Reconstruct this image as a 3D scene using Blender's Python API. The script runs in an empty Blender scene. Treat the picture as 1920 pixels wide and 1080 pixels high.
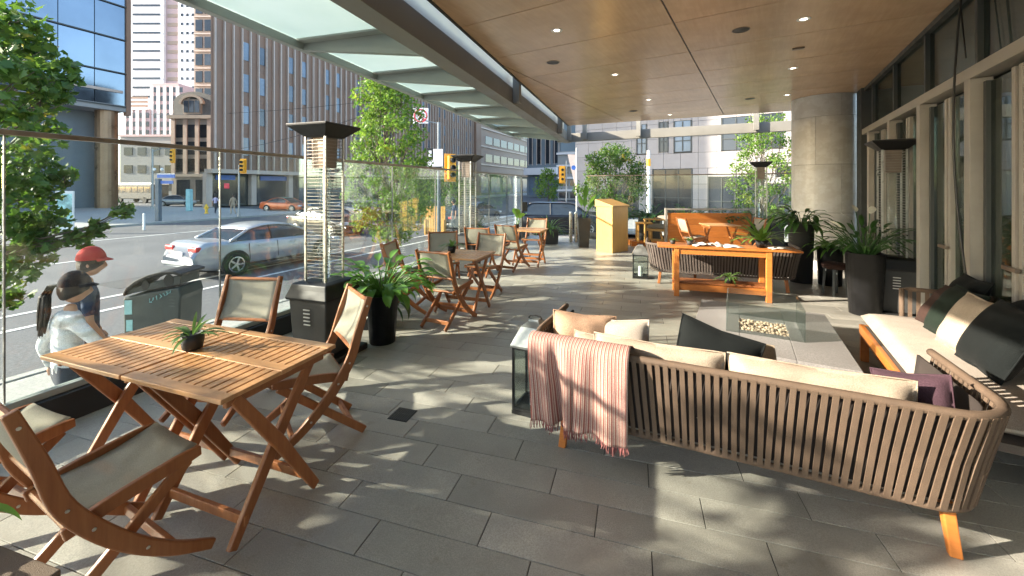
import bpy, math, random
from mathutils import Vector, Matrix, noise as mnoise
random.seed(7)
S=bpy.context.scene; COL=S.collection
R=math.radians
# ---------------------------------------------------------------- camera, sky, sun, exposure
HC=1.62; F=765.0; HY=350.0            # camera height, focal length in photo pixels, horizon row
cam=bpy.data.cameras.new('camera'); co=bpy.data.objects.new('camera',cam); COL.objects.link(co)
co.location=(0,0,HC); co.rotation_euler=(R(90),0,0)
cam.sensor_width=36; cam.lens=F/1920*36; cam.shift_y=-(540-HY)/1920; cam.clip_end=3000; cam.clip_start=.05
S.camera=co
EL=R(21.5); AZ=Vector((1,.10,0)).normalized()
w=bpy.data.worlds.new('World'); S.world=w; w.use_nodes=True
sk=w.node_tree.nodes.new('ShaderNodeTexSky'); sk.sky_type='NISHITA'; sk.sun_disc=False
sk.sun_elevation=EL; sk.sun_rotation=math.atan2(-AZ.x,-AZ.y)
bg=w.node_tree.nodes['Background']; bg.inputs[1].default_value=.15
w.node_tree.links.new(sk.outputs[0],bg.inputs[0])
sl=bpy.data.lights.new('sun','SUN'); sl.energy=4.2; sl.angle=R(.5); sl.color=(1,.90,.75)
so=bpy.data.objects.new('sun',sl); COL.objects.link(so); so.location=(-20,-2,20)
sd=Vector((AZ.x*math.cos(EL),AZ.y*math.cos(EL),-math.sin(EL)))
so.rotation_euler=sd.to_track_quat('-Z','Y').to_euler()
S.view_settings.view_transform='Standard'; S.view_settings.look='None'
S.view_settings.exposure=2.12; S.view_settings.gamma=1
S.render.engine='CYCLES'
S.cycles.max_bounces=8; S.cycles.transparent_max_bounces=24; S.cycles.diffuse_bounces=4

# ---------------------------------------------------------------- pixel to place
def gp(x,y,z=0.0):                     # photo pixel -> point on the horizontal plane z
    Y=F*(HC-z)/(y-HY); return Vector(((x-960)/F*Y,Y,z))
def dp(x,y,Y):                         # photo pixel -> point at depth Y
    return Vector(((x-960)/F*Y,Y,HC-(y-HY)/F*Y))
def sx(x,Y): return (x-960)/F*Y
class Ax:                              # a horizontal axis system: u sideways, v along heading
    def __init__(s,deg,o=(0,0)): s.t=R(deg); s.c=math.cos(s.t); s.s=math.sin(s.t); s.o=o
    def p(s,u,v,z=0): return Vector((s.o[0]+u*s.c+v*s.s, s.o[1]-u*s.s+v*s.c, z))
    def uv(s,P): return ((P[0]-s.o[0])*s.c-(P[1]-s.o[1])*s.s,(P[0]-s.o[0])*s.s+(P[1]-s.o[1])*s.c)
    @property
    def rz(s): return -s.t
TILE=Ax(16.82); GL=Ax(18.7); WALL=Ax(31.6); ST=Ax(22.0)

# ---------------------------------------------------------------- mesh builder
class MB:
    def __init__(s): s.v=[]; s.f=[]
    def add(s,vs,fs):
        o=len(s.v); s.v+=[tuple(p) for p in vs]; s.f+=[tuple(i+o for i in f) for f in fs]; return s
    def box(s,c,d,rz=0,mat=None):
        x,y,z=d[0]/2,d[1]/2,d[2]/2; P=[(-x,-y,-z),(x,-y,-z),(x,y,-z),(-x,y,-z),(-x,-y,z),(x,-y,z),(x,y,z),(-x,y,z)]
        m=mat if mat is not None else Matrix.Rotation(rz,3,'Z')
        return s.add([m@Vector(p)+Vector(c) for p in P],[(0,3,2,1),(4,5,6,7),(0,1,5,4),(1,2,6,5),(2,3,7,6),(3,0,4,7)])
    def bar(s,p,q,w,h,up=(0,0,1)):     # box from p to q, w across, h along up
        p=Vector(p);q=Vector(q);d=(q-p).normalized();a=d.cross(Vector(up))
        if a.length<1e-4: a=d.cross(Vector((1,0,0)))
        a.normalize();b=a.cross(d).normalized();a*=w/2;b*=h/2
        return s.add([p-a-b,p+a-b,p+a+b,p-a+b,q-a-b,q+a-b,q+a+b,q-a+b],[(0,1,2,3),(7,6,5,4),(0,4,5,1),(1,5,6,2),(2,6,7,3),(3,7,4,0)])
    def ribbon(s,pts,w,h,side=(1,0,0)):# swept rectangle in a plane: w along side, h in plane
        side=Vector(side);n=len(pts);vs=[]
        for i,p in enumerate(pts):
            p=Vector(p);t=(Vector(pts[min(i+1,n-1)])-Vector(pts[max(i-1,0)])).normalized();b=side.cross(t).normalized()
            hh=h[i] if isinstance(h,(list,tuple)) else h
            a=side*w/2;b=b*hh/2;vs+=[p-a-b,p+a-b,p+a+b,p-a+b]
        fs=[(0,1,2,3),(4*n-1,4*n-2,4*n-3,4*n-4)]
        for i in range(n-1):
            for k in range(4): fs.append((4*i+k,4*i+4+k,4*i+4+(k+1)%4,4*i+(k+1)%4))
        return s.add(vs,fs)
    def tube(s,pts,r,n=8,cap=True):
        N=len(pts);vs=[];fs=[];up=Vector((.13,.21,1)).normalized()
        for i,p in enumerate(pts):
            p=Vector(p);t=(Vector(pts[min(i+1,N-1)])-Vector(pts[max(i-1,0)])).normalized()
            a=t.cross(up)
            if a.length<.05: a=t.cross(Vector((1,0,0)))
            a.normalize();b=t.cross(a);rr=r[i] if isinstance(r,(list,tuple)) else r
            for k in range(n):
                g=2*math.pi*k/n;vs.append(p+(a*math.cos(g)+b*math.sin(g))*rr)
        for i in range(N-1):
            for k in range(n): fs.append((i*n+k,i*n+(k+1)%n,(i+1)*n+(k+1)%n,(i+1)*n+k))
        if cap: fs.append(tuple(range(n-1,-1,-1)));fs.append(tuple((N-1)*n+k for k in range(n)))
        return s.add(vs,fs)
    def lathe(s,prof,n=20,c=(0,0,0),a0=0,sq=False):
        vs=[];fs=[];N=len(prof)
        for r,z in prof:
            for k in range(n):
                g=a0+2*math.pi*k/n;vs.append((c[0]+r*math.cos(g),c[1]+r*math.sin(g),c[2]+z))
        for i in range(N-1):
            for k in range(n): fs.append((i*n+k,i*n+(k+1)%n,(i+1)*n+(k+1)%n,(i+1)*n+k))
        if prof[0][0]>1e-4: fs.append(tuple(range(n-1,-1,-1)))
        if prof[-1][0]>1e-4: fs.append(tuple((N-1)*n+k for k in range(n)))
        return s.add(vs,fs)
    def ring(s,prof,n=24,c=(0,0,0)):   # closed profile swept round z, no caps
        N=len(prof);vs=[];fs=[]
        for r,z in prof:
            for k in range(n):
                g=2*math.pi*k/n;vs.append((c[0]+r*math.cos(g),c[1]+r*math.sin(g),c[2]+z))
        for i in range(N):
            j=(i+1)%N
            for k in range(n): fs.append((i*n+k,i*n+(k+1)%n,j*n+(k+1)%n,j*n+k))
        return s.add(vs,fs)
    def prism(s,poly,z0,z1):
        n=len(poly);vs=[(p[0],p[1],z0) for p in poly]+[(p[0],p[1],z1) for p in poly]
        fs=[tuple(range(n-1,-1,-1)),tuple(range(n,2*n))]+[(i,(i+1)%n,n+(i+1)%n,n+i) for i in range(n)]
        return s.add(vs,fs)
    def grid(s,rows,close=False):
        n=len(rows[0]);vs=[p for r in rows for p in r];fs=[]
        for i in range(len(rows)-1):
            for k in range(n if close else n-1): fs.append((i*n+k,i*n+(k+1)%n,(i+1)*n+(k+1)%n,(i+1)*n+k))
        return s.add(vs,fs)
    def mesh(s,name):
        me=bpy.data.meshes.new(name); me.from_pydata(s.v,[],s.f); me.update(); return me
    def build(s,name,m,parent=None,smooth=False,bevel=0,loc=None,rz=0,solid=0):
        me=s.mesh(name); me.materials.append(m)
        if smooth: me.shade_smooth()
        o=bpy.data.objects.new(name,me); COL.objects.link(o); o.parent=parent
        if loc is not None: o.location=loc
        if rz: o.rotation_euler=(0,0,rz)
        if solid:
            b=o.modifiers.new('solid','SOLIDIFY'); b.thickness=solid; b.offset=0
        if bevel:
            b=o.modifiers.new('bevel','BEVEL'); b.width=bevel; b.segments=2; b.limit_method='ANGLE'; b.angle_limit=R(40)
        return o
def B(c,d,rz=0): return MB().box(c,d,rz)
def tag(o,label=None,cat=None,group=None,kind=None):
    for k,x in (('label',label),('category',cat),('group',group),('kind',kind)):
        if x: o[k]=x
    return o
def thing(name,label,cat,loc=(0,0,0),rz=0,group=None):
    o=bpy.data.objects.new(name,None); COL.objects.link(o); o.location=loc; o.rotation_euler=(0,0,rz); o.empty_display_size=.1
    return tag(o,label,cat,group)
def struct(name,parent=None,loc=(0,0,0),rz=0):
    o=bpy.data.objects.new(name,None); COL.objects.link(o); o.location=loc; o.rotation_euler=(0,0,rz); o['kind']='structure'; o.parent=parent; return o
def ctree(o,parent=None):
    c=o.copy(); COL.objects.link(c); c.parent=parent
    for ch in list(o.children): ctree(ch,c)
    return c
def dup(root,loc,rz,label=None,group=None,scale=None):
    r=ctree(root); r.location=loc; r.rotation_euler=(0,0,rz)
    if label: r['label']=label
    if group: r['group']=group
    if scale: r.scale=(scale,)*3
    return r
def inst(src,parent,loc,rz=0):         # another piece sharing mesh data
    c=src.copy(); COL.objects.link(c); c.parent=parent; c.location=loc; c.rotation_euler=(0,0,rz); return c
def facing(dx,dy): return math.atan2(-dx,dy)

# ---------------------------------------------------------------- materials
def nt(name):
    m=bpy.data.materials.new(name); m.use_nodes=True; t=m.node_tree; return m,t,t.nodes['Principled BSDF'],t.nodes.new,t.links.new
def coords(t,scale,rnd=True):
    n,l=t.nodes.new,t.links.new
    tc=n('ShaderNodeTexCoord'); mp=n('ShaderNodeMapping'); mp.inputs['Scale'].default_value=scale if hasattr(scale,'__len__') else (scale,)*3
    l(tc.outputs['Object'],mp.inputs['Vector'])
    if rnd:
        oi=n('ShaderNodeObjectInfo'); mu=n('ShaderNodeMath'); mu.operation='MULTIPLY'; mu.inputs[1].default_value=37
        l(oi.outputs['Random'],mu.inputs[0]); l(mu.outputs[0],mp.inputs['Location'])
    return mp.outputs[0]
def mix(t,fac,a,b,blend='MIX'):
    x=t.nodes.new('ShaderNodeMix'); x.data_type='RGBA'; x.blend_type=blend
    for i,v in ((0,fac),(6,a),(7,b)):
        if hasattr(v,'is_linked') or hasattr(v,'links'): t.links.new(v,x.inputs[i])
        else: x.inputs[i].default_value=(*v,1) if hasattr(v,'__len__') else v
    return x.outputs[2]
def noise(t,vec,scale=1,detail=4,rough=.6,lo=.35,hi=.65):
    n=t.nodes.new('ShaderNodeTexNoise'); n.inputs['Scale'].default_value=scale; n.inputs['Detail'].default_value=detail; n.inputs['Roughness'].default_value=rough
    t.links.new(vec,n.inputs['Vector']); r=t.nodes.new('ShaderNodeMapRange'); r.inputs[1].default_value=lo; r.inputs[2].default_value=hi
    t.links.new(n.outputs[0],r.inputs[0]); return r.outputs[0]
def bump(t,b,h,st,dist=.01):
    x=t.nodes.new('ShaderNodeBump'); x.inputs['Strength'].default_value=st; x.inputs['Distance'].default_value=dist
    t.links.new(h,x.inputs['Height']); t.links.new(x.outputs[0],b.inputs['Normal'])
def sc(c,k): return tuple(min(1,x*k) for x in c)
def mat(name,c,rough=.6,var=.15,scale=6,bmp=0,metal=0,obv=0,fine=0,coat=0,detail=5):
    m,t,b,n,l=nt(name); v=coords(t,scale)
    f=noise(t,v,1,detail); col=mix(t,f,sc(c,1-var),sc(c,1+var))
    if fine:
        f2=noise(t,v,fine,3); col=mix(t,f2,sc(c,.72),col)
        mm=t.nodes.new('ShaderNodeMath'); 
    if obv:
        oi=n('ShaderNodeObjectInfo'); h=n('ShaderNodeHueSaturation'); r=n('ShaderNodeMapRange'); r.inputs[3].default_value=1-obv; r.inputs[4].default_value=1+obv
        l(oi.outputs['Random'],r.inputs[0]); l(r.outputs[0],h.inputs['Value']); l(col,h.inputs['Color']); col=h.outputs[0]
    l(col,b.inputs['Base Color']); b.inputs['Metallic'].default_value=metal
    rr=n('ShaderNodeMapRange'); rr.inputs[3].default_value=max(.02,rough-.1); rr.inputs[4].default_value=min(1,rough+.1); l(f,rr.inputs[0]); l(rr.outputs[0],b.inputs['Roughness'])
    if coat: b.inputs['Coat Weight'].default_value=coat; b.inputs['Coat Roughness'].default_value=.05
    if bmp: bump(t,b,noise(t,v,fine or 6,4),bmp)
    return m
def wood(name,c1,c2,rough=.45,scale=(40,40,3),bmp=.15,obv=.12):
    m,t,b,n,l=nt(name); v=coords(t,scale); f=noise(t,v,1,6,.65,.3,.7); col=mix(t,f,c1,c2)
    v2=coords(t,2.5); g=noise(t,v2,1,3); col=mix(t,g,col,mix(t,.35,col,sc(c1,.6)))
    oi=n('ShaderNodeObjectInfo'); h=n('ShaderNodeHueSaturation'); r=n('ShaderNodeMapRange'); r.inputs[3].default_value=1-obv; r.inputs[4].default_value=1+obv
    l(oi.outputs['Random'],r.inputs[0]); l(r.outputs[0],h.inputs['Value']); l(col,h.inputs['Color'])
    l(h.outputs[0],b.inputs['Base Color']); b.inputs['Roughness'].default_value=rough; bump(t,b,f,bmp,.003); return m
def glass(name,tint=(.86,.95,.92),refl=.06,rough=.02,dirt=0):
    m,t,b,n,l=nt(name); t.nodes.remove(b); out=t.nodes['Material Output']
    tr=n('ShaderNodeBsdfTransparent'); tr.inputs[0].default_value=(*tint,1)
    gl=n('ShaderNodeBsdfGlossy'); gl.inputs['Roughness'].default_value=rough; gl.inputs[0].default_value=(.9,.95,.95,1)
    fr=n('ShaderNodeFresnel'); fr.inputs[0].default_value=1.45
    ad=n('ShaderNodeMath'); ad.operation='MULTIPLY_ADD'; ad.inputs[1].default_value=.30; ad.inputs[2].default_value=refl-.03; l(fr.outputs[0],ad.inputs[0])
    mx=n('ShaderNodeMixShader'); l(ad.outputs[0],mx.inputs[0]); l(tr.outputs[0],mx.inputs[1]); l(gl.outputs[0],mx.inputs[2])
    last=mx
    if dirt:
        df=n('ShaderNodeBsdfDiffuse'); df.inputs[0].default_value=(.8,.85,.82,1)
        f=noise(t,coords(t,1.3),1,6,.7,.4,.9); k=n('ShaderNodeMath'); k.operation='MULTIPLY'; k.inputs[1].default_value=dirt; l(f,k.inputs[0])
        m2=n('ShaderNodeMixShader'); l(k.outputs[0],m2.inputs[0]); l(mx.outputs[0],m2.inputs[1]); l(df.outputs[0],m2.inputs[2]); last=m2
    l(last.outputs[0],out.inputs[0]); return m
def leafmat(name,c1,c2,c3=None,trans=.45,rough=.5):
    m,t,b,n,l=nt(name); out=t.nodes['Material Output']
    g=n('ShaderNodeNewGeometry'); col=mix(t,g.outputs['Random Per Island'],c1,c2)
    if c3:
        f=noise(t,coords(t,2,False),1,2,.5,.62,.72); col=mix(t,f,col,c3)
    l(col,b.inputs['Base Color']); b.inputs['Roughness'].default_value=rough
    tl=n('ShaderNodeBsdfTranslucent'); col2=mix(t,.5,col,mix(t,1,col,(1,1,.45),'MULTIPLY')); l(col2,tl.inputs[0])
    mx=n('ShaderNodeMixShader'); mx.inputs[0].default_value=trans; l(b.outputs[0],mx.inputs[1]); l(tl.outputs[0],mx.inputs[2]); l(mx.outputs[0],out.inputs[0]); return m
def fabric(name,c,scale=250,bmp=.3,var=.12,see=0,obv=0,wrinkle=0):
    m,t,b,n,l=nt(name); v=coords(t,1)
    f=noise(t,v,5,4); col=mix(t,f,sc(c,1-var),sc(c,1+var)); f2=noise(t,v,scale,2); col=mix(t,f2,sc(c,.7),col)
    l(col,b.inputs['Base Color']); b.inputs['Roughness'].default_value=.9; b.inputs['Specular IOR Level'].default_value=.2
    b.inputs['Sheen Weight'].default_value=.02
    if wrinkle:
        v3=coords(t,(5,5,11)); bump(t,b,noise(t,v3,1,1.5,.4,.3,.7),wrinkle,.08)
    else: bump(t,b,f2,bmp,.002)
    out=t.nodes['Material Output']; tl=n('ShaderNodeBsdfTranslucent'); l(col,tl.inputs[0])
    if see:
        mx=n('ShaderNodeMixShader'); mx.inputs[0].default_value=.25; l(b.outputs[0],mx.inputs[1]); l(tl.outputs[0],mx.inputs[2])
        tr=n('ShaderNodeBsdfTransparent'); m2=n('ShaderNodeMixShader'); m2.inputs[0].default_value=see; l(mx.outputs[0],m2.inputs[1]); l(tr.outputs[0],m2.inputs[2]); l(m2.outputs[0],out.inputs[0])
    return m
M={}
M['tile']=mat('floor granite',(.385,.37,.33),.42,.16,3,bmp=.12,obv=.15,fine=60)
def tilemat():
    m=M['tile']; t=m.node_tree; b=t.nodes['Principled BSDF']; src=b.inputs['Base Color'].links[0].from_socket
    g=t.nodes.new('ShaderNodeNewGeometry'); f=noise(t,g.outputs['Position'],.9,6,.65,.42,.62); c=mix(t,f,(.86,.85,.83),(1.05,1.05,1.04))
    f2=noise(t,g.outputs['Position'],5.5,5,.7,.60,.70); c=mix(t,f2,c,mix(t,1,c,(.84,.82,.78),'MULTIPLY'))
    t.links.new(mix(t,1,src,c,'MULTIPLY'),b.inputs['Base Color'])
tilemat()
M['grout']=mat('grout',(.05,.05,.045),.9)
M['curb']=mat('dark curb stone',(.016,.017,.018),.6,.3,5)
M['conc']=mat('pale concrete',(.40,.40,.37),.85,.14,1.2,bmp=.2,fine=30)
M['asph']=mat('asphalt',(.12,.123,.13),.85,.22,.35,bmp=.25,fine=60)
M['paint']=mat('road paint',(.75,.75,.72),.7,.15,3,fine=8)
M['ypaint']=mat('yellow paint',(.75,.45,.03),.5)
M['steel']=mat('brushed steel',(.55,.54,.50),.35,.1,20,metal=1)
M['bronze']=mat('bronze rail',(.24,.19,.15),.4,.15,10,metal=.6)
M['beam']=mat('painted beam',(.20,.19,.165),.5,.06,2)
M['rib']=mat('painted rib',(.27,.30,.28),.5,.06,2)
M['fascia']=mat('beige fascia',(.62,.55,.42),.5,.06,2)
M['black']=mat('black metal',(.012,.012,.012),.4,.2,10)
M['blackpot']=mat('black pot',(.008,.008,.009),.5,.2,6)
M['greypot']=mat('grey planter',(.042,.042,.041),.7,.2,5,bmp=.1)
M['soil']=mat('soil',(.03,.02,.013),.95,.4,30,bmp=.6)
M['teak']=wood('teak',(.36,.14,.048),(.25,.08,.024),.42,obv=.22)
M['teaktop']=wood('teak top',(.60,.33,.15),(.44,.21,.085),.30,(3,40,40))
M['orange']=wood('orange hardwood',(.60,.21,.045),(.46,.14,.025),.4,(6,50,50))
M['maple']=wood('maple veneer',(.62,.36,.105),(.54,.30,.08),.4,(30,30,3),.05)
M['ceil']=wood('ceiling veneer',(.70,.485,.315),(.62,.415,.255),.24,(28,2.2,2),.0,.05)
M['sling']=fabric('sling mesh',(.46,.435,.35),400,.2,see=.22)
M['strap']=mat('woven strap',(.145,.095,.062),.8,.2,12,bmp=.3,fine=40)
M['strapdk']=mat('dark woven strap',(.12,.095,.08),.8,.2,12,bmp=.3,fine=40)
M['gapshade']=mat('strap gap shade',(.035,.026,.022),.9,.2,12)  # near-black colour standing in for shade behind the sofa straps
M['cushion']=fabric('linen cushion',(.44,.355,.27),180,.4)
M['white_cushion']=fabric('off white cushion',(.47,.405,.34),220,.3)
M['tan_cushion']=fabric('tan cushion',(.42,.34,.25),180,.4)
M['rosy']=fabric('peach cushion',(.50,.32,.21),180,.4)
M['mauve']=fabric('mauve cushion',(.065,.034,.045),180,.4)
M['blackfab']=fabric('black cushion',(.006,.008,.008),200,.3)
M['greenfab']=fabric('dark green cushion',(.010,.018,.012),200,.3)
M['brownfab']=fabric('brown cushion',(.05,.026,.02),200,.3)
M['slab']=mat('fire table concrete',(.28,.265,.255),.6,.14,2.5,bmp=.08,fine=40)
M['pane']=glass('balustrade glass',(.925,.955,.94),.045,.02,.03)
M['fireglass']=glass('fire glass',(.84,.87,.86),.05,.02,.02)
M['shopglass']=glass('shop glass',(.50,.56,.52),.12,.02,.05)
M['frame']=mat('window frame',(.33,.305,.265),.45,.08,4)
M['framedk']=mat('dark frame',(.045,.05,.048),.5)
M['bark']=mat('bark',(.12,.095,.07),.9,.3,14,bmp=.6)
M['leaf']=leafmat('maple leaf',(.05,.125,.022),(.12,.205,.035),(.30,.24,.03))
M['leafb']=leafmat('bright leaf',(.09,.20,.03),(.20,.31,.05),(.30,.30,.05))
M['leafd']=leafmat('houseplant leaf',(.025,.075,.02),(.06,.15,.035),None,.25,.35)
M['leafl']=leafmat('light houseplant leaf',(.10,.24,.04),(.16,.32,.06),None,.4,.35)
M['grassy']=leafmat('grassy leaf',(.07,.16,.04),(.15,.26,.07),None,.35,.4)
M['spathe']=mat('white flower',(.7,.7,.6),.5)
M['white']=mat('white paint',(.75,.75,.73),.5,.05,3)
M['tyre']=mat('tyre rubber',(.015,.015,.016),.8)
M['rim']=mat('alloy',(.55,.56,.58),.3,.05,5,metal=.9)
M['carglass']=mat('car glass',(.03,.04,.05),.05,.1,3)
M['signal']=mat('signal yellow',(.85,.38,.02),.45,.08,6)
M['skin']=mat('skin',(.42,.23,.15),.5,.08,12)
M['hair']=mat('dark hair',(.018,.012,.009),.5,.4,40,bmp=.5)
# maple marble for the column
def marble():
    m,t,b,n,l=nt('marble'); v=coords(t,(1.2,1.2,1.6)); f=noise(t,v,1.2,8,.6,.35,.62); g=noise(t,v,4,6,.7,.46,.54)
    col=mix(t,f,(.68,.68,.66),(.58,.575,.555)); x=n('ShaderNodeMath'); x.operation='MULTIPLY'; x.inputs[1].default_value=.35; l(g,x.inputs[0])
    col=mix(t,x.outputs[0],col,(.46,.43,.38)); l(col,b.inputs['Base Color']); b.inputs['Roughness'].default_value=.35; return m
M['marble']=marble()
def frosted():
    m,t,b,n,l=nt('frosted canopy glass'); out=t.nodes['Material Output']; b.inputs['Base Color'].default_value=(.70,.82,.77,1); b.inputs['Roughness'].default_value=.25
    v=coords(t,.8); f=noise(t,v,1,4,.6,.3,.7); col=mix(t,f,(.62,.72,.685),(.72,.80,.77)); l(col,b.inputs['Base Color'])
    tl=n('ShaderNodeBsdfTranslucent'); l(col,tl.inputs[0]); mx=n('ShaderNodeMixShader'); mx.inputs[0].default_value=.55
    l(b.outputs[0],mx.inputs[1]); l(tl.outputs[0],mx.inputs[2]); l(mx.outputs[0],out.inputs[0]); return m
M['frost']=frosted()
# ================================================================ THE SETTING
STREET=-.95; WALK=-.82
def clip(poly,a,b):                    # keep the part of poly on the left of a->b
    out=[];n=len(poly)
    def d(p): return (b[0]-a[0])*(p[1]-a[1])-(b[1]-a[1])*(p[0]-a[0])
    for i in range(n):
        p,q=poly[i],poly[(i+1)%n];dp_,dq=d(p),d(q)
        if dp_>=0: out.append(p)
        if (dp_>=0)!=(dq>=0):
            k=dp_/(dp_-dq);out.append((p[0]+(q[0]-p[0])*k,p[1]+(q[1]-p[1])*k))
    return out
g0=(-3.18,2.657); gd=(math.sin(R(18.7)),math.cos(R(18.7)))
def glp(t,z=0,off=0): return Vector((g0[0]+gd[0]*t+gd[1]*off,g0[1]+gd[1]*t-gd[0]*off,z))
W0=Vector((6.58,7.65,0)); wd=Vector((math.sin(R(31.6)),math.cos(R(31.6)),0)); wn=Vector((-wd.y,wd.x,0))   # wall line, wn points onto the terrace
def wp(s,z=0,off=0): p=W0+wd*s+wn*off; p.z=z; return p
FC0=Vector((1.93,12.93,0)); fd=Vector((7.25-1.93,10.35-12.93,0)).normalized()                 # far side, under the far beam
A=glp(-7.0,0,-.12); Bp=glp(11.6,0,-.12); Cp=FC0+Vector((.0,.25,0)); Dp=Vector((9.6,9.35,0)); Ep=wp(-11)
def meet(p,d,q,e):                    # crossing of two plan lines
    k=((q.x-p.x)*e.y-(q.y-p.y)*e.x)/(d.x*e.y-d.y*e.x); return (p.x+d.x*k,p.y+d.y*k)
TER=[(A.x,A.y),(Ep.x,Ep.y),meet(W0,wd,Cp,fd),(Cp.x,Cp.y),(Bp.x,Bp.y)]
# raised terrace body
ter=struct('terrace_floor')
MB().prism(TER,-1.3,-.006).build('terrace_slab',M['grout'],ter)
TW=.1241*HC; TL=.465*HC; c0=1.6795*HC; uo=-.577*HC
full=MB().prism([(-TL/2+.0025,-TW/2+.0025),(TL/2-.0025,-TW/2+.0025),(TL/2-.0025,TW/2-.0025),(-TL/2+.0025,TW/2-.0025)],-.02,0)
full=full.build('tile',M['tile'],ter,bevel=.0012); FULL=full
tiles=[]
edges=[(TER[i],TER[(i+1)%len(TER)]) for i in range(len(TER))]
for i in range(-58,30):
    v=c0-TW*(i+.5)
    for k in range(-16,22):
        u=uo+i*TL/3+k*TL+TL/2-(i//3)*TL
        P=[TILE.p(u+a*TL/2,v+b*TW/2) for a,b in ((-1,-1),(1,-1),(1,1),(-1,1))]
        poly=[(p.x,p.y) for p in P]
        c=TILE.p(u,v)
        if c.y<-1 or c.length>17: continue
        q=poly
        for a,b in edges:
            q=clip(q,a,b)
            if not q: break
        if not q or len(q)<3: continue
        ar=abs(sum(q[j][0]*q[(j+1)%len(q)][1]-q[(j+1)%len(q)][0]*q[j][1] for j in range(len(q))))/2
        if ar<.004: continue
        vis=c.y>.9 and abs(c.x/c.y)<1.35
        tiles.append((c.length+(0 if vis else 100),u,v,q,ar>TW*TL*.998))
tiles.sort(key=lambda t:t[0]); first=True; rest=MB()
for j,(d,u,v,q,whole) in enumerate(tiles):
    if j<300:
        if whole:
            p=TILE.p(u,v)
            if first: full.location=p; full.rotation_euler=(0,0,TILE.rz); first=False
            else: inst(full,ter,p,TILE.rz)
        else:
            c=TILE.p(u,v); MB().prism([(p[0]-c.x,p[1]-c.y) for p in q],-.02,0).build('tile',M['tile'],ter,loc=c)
    else:
        cx=sum(p[0] for p in q)/len(q); cy=sum(p[1] for p in q)/len(q)
        rest.prism([(cx+(p[0]-cx)*.994,cy+(p[1]-cy)*.985) for p in q],-.02,0)
tag(rest.build('far_tiles',M['tile'],ter),kind='stuff')
# drain grate
M['lowsteel']=mat('worn iron',(.10,.10,.095),.6,.2,30)
gr=thing('drain_grate','small square cast iron drain grate set in the grey paving','drain',gp(755,777,.0035),TILE.rz)
MB().box((0,0,-.001),(.15,.15,.004)).build('frame',M['black'],gr)
gb=MB().box((0,0,.0035),(.006,.14,.004)).build('bar',M['lowsteel'],gr)
for i in range(-4,5):
    if i: inst(gb,gr,(i*.016,0,0))
o=inst(gb,gr,(0,0,0.003),R(90)); 
# ---------------- street side
SEA=[(-260,-60),(260,-60),(260,420),(-260,420)]
g=MB().prism([(-900,-500),(900,-500),(900,1500),(-900,1500)],-1.6,STREET-.02).build('ground',M['asph']); g['kind']='structure'
road=MB().prism([tuple(ST.p(u,v)[:2]) for u,v in ((-33,-60),(-7.9,-60),(-7.9,160),(-33,160))],STREET-.3,STREET).build('road',M['asph']); road['kind']='structure'
def mark(u,v,w,l,rz=0,parent=road,m='paint',z=.004):
    p=ST.p(u,v); return B((0,0,0),(w,l,.004)).build('lane_line' if rz==0 else 'crossing_bar',M[m],parent,loc=(p.x,p.y,STREET+z+.002),rz=ST.rz+rz)
mark(-11.0,8,.14,60); mark(-12.25,8,.14,60)
for k in range(9): mark(-19.2,-12+k*6.2,.14,2.6)
mark(-25.6,8,.14,60)
for k in range(10): mark(-9.2-k*1.5,32.5,.55,3.2,R(1e-3))     # crosswalk bars over the street
for k in range(9): mark(-6.5-k*1.1,21.5+k*.25,3.4,.42,R(1e-3))
wk=struct('pavement')
wpoly=[tuple(ST.p(u,v)[:2]) for u,v in ((-7.72,-40),(-2.2,-40),(-2.2,1),(-1,14.4),(-2.5,19),(-7.72,19))]
MB().prism(wpoly,STREET-.3,WALK-.006).build('walk_bed',M['grout'],wk)
for i in range(-6,13):
    for k in range(5):
        q=[(-7.70+k*1.48,i*1.5),(-7.70+k*1.48+1.47,i*1.5),(-7.70+k*1.48+1.47,i*1.5+1.49),(-7.70+k*1.48,i*1.5+1.49)]
        q=[tuple(ST.p(*p)[:2]) for p in q]
        for a,b in [(wpoly[j],wpoly[(j+1)%len(wpoly)]) for j in range(len(wpoly))]: q=clip(q,a,b)
        if len(q)>2: MB().prism(q,STREET-.1,WALK).build('paving_slab',M['conc'],wk)
kb=None
for i in range(-6,13):
    p=ST.p(-7.81,i*1.5+.745)
    if kb is None: kb=B((0,0,0),(.17,1.49,.22)).build('kerb_stone',M['conc'],wk,bevel=.015,loc=(p.x,p.y,WALK-.095),rz=ST.rz)
    else: inst(kb,wk,(p.x,p.y,WALK-.095),ST.rz)
fw=MB().prism([tuple(ST.p(u,v)[:2]) for u,v in ((-80,-60),(-33,-60),(-33,31),(-80,31))],STREET-.3,WALK).build('far_pavement',M['conc']); fw['kind']='structure'
fw=MB().prism([tuple(ST.p(u,v)[:2]) for u,v in ((-90,49),(-41.5,49),(-41.5,190),(-90,190))],STREET-.3,WALK).build('corner_pavement',M['conc']); fw['kind']='structure'
fw=MB().prism([(4,24),(9,31.6),(30,17.2),(30,10)],STREET-.3,WALK).build('side_pavement',M['conc']); fw['kind']='structure'
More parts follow.
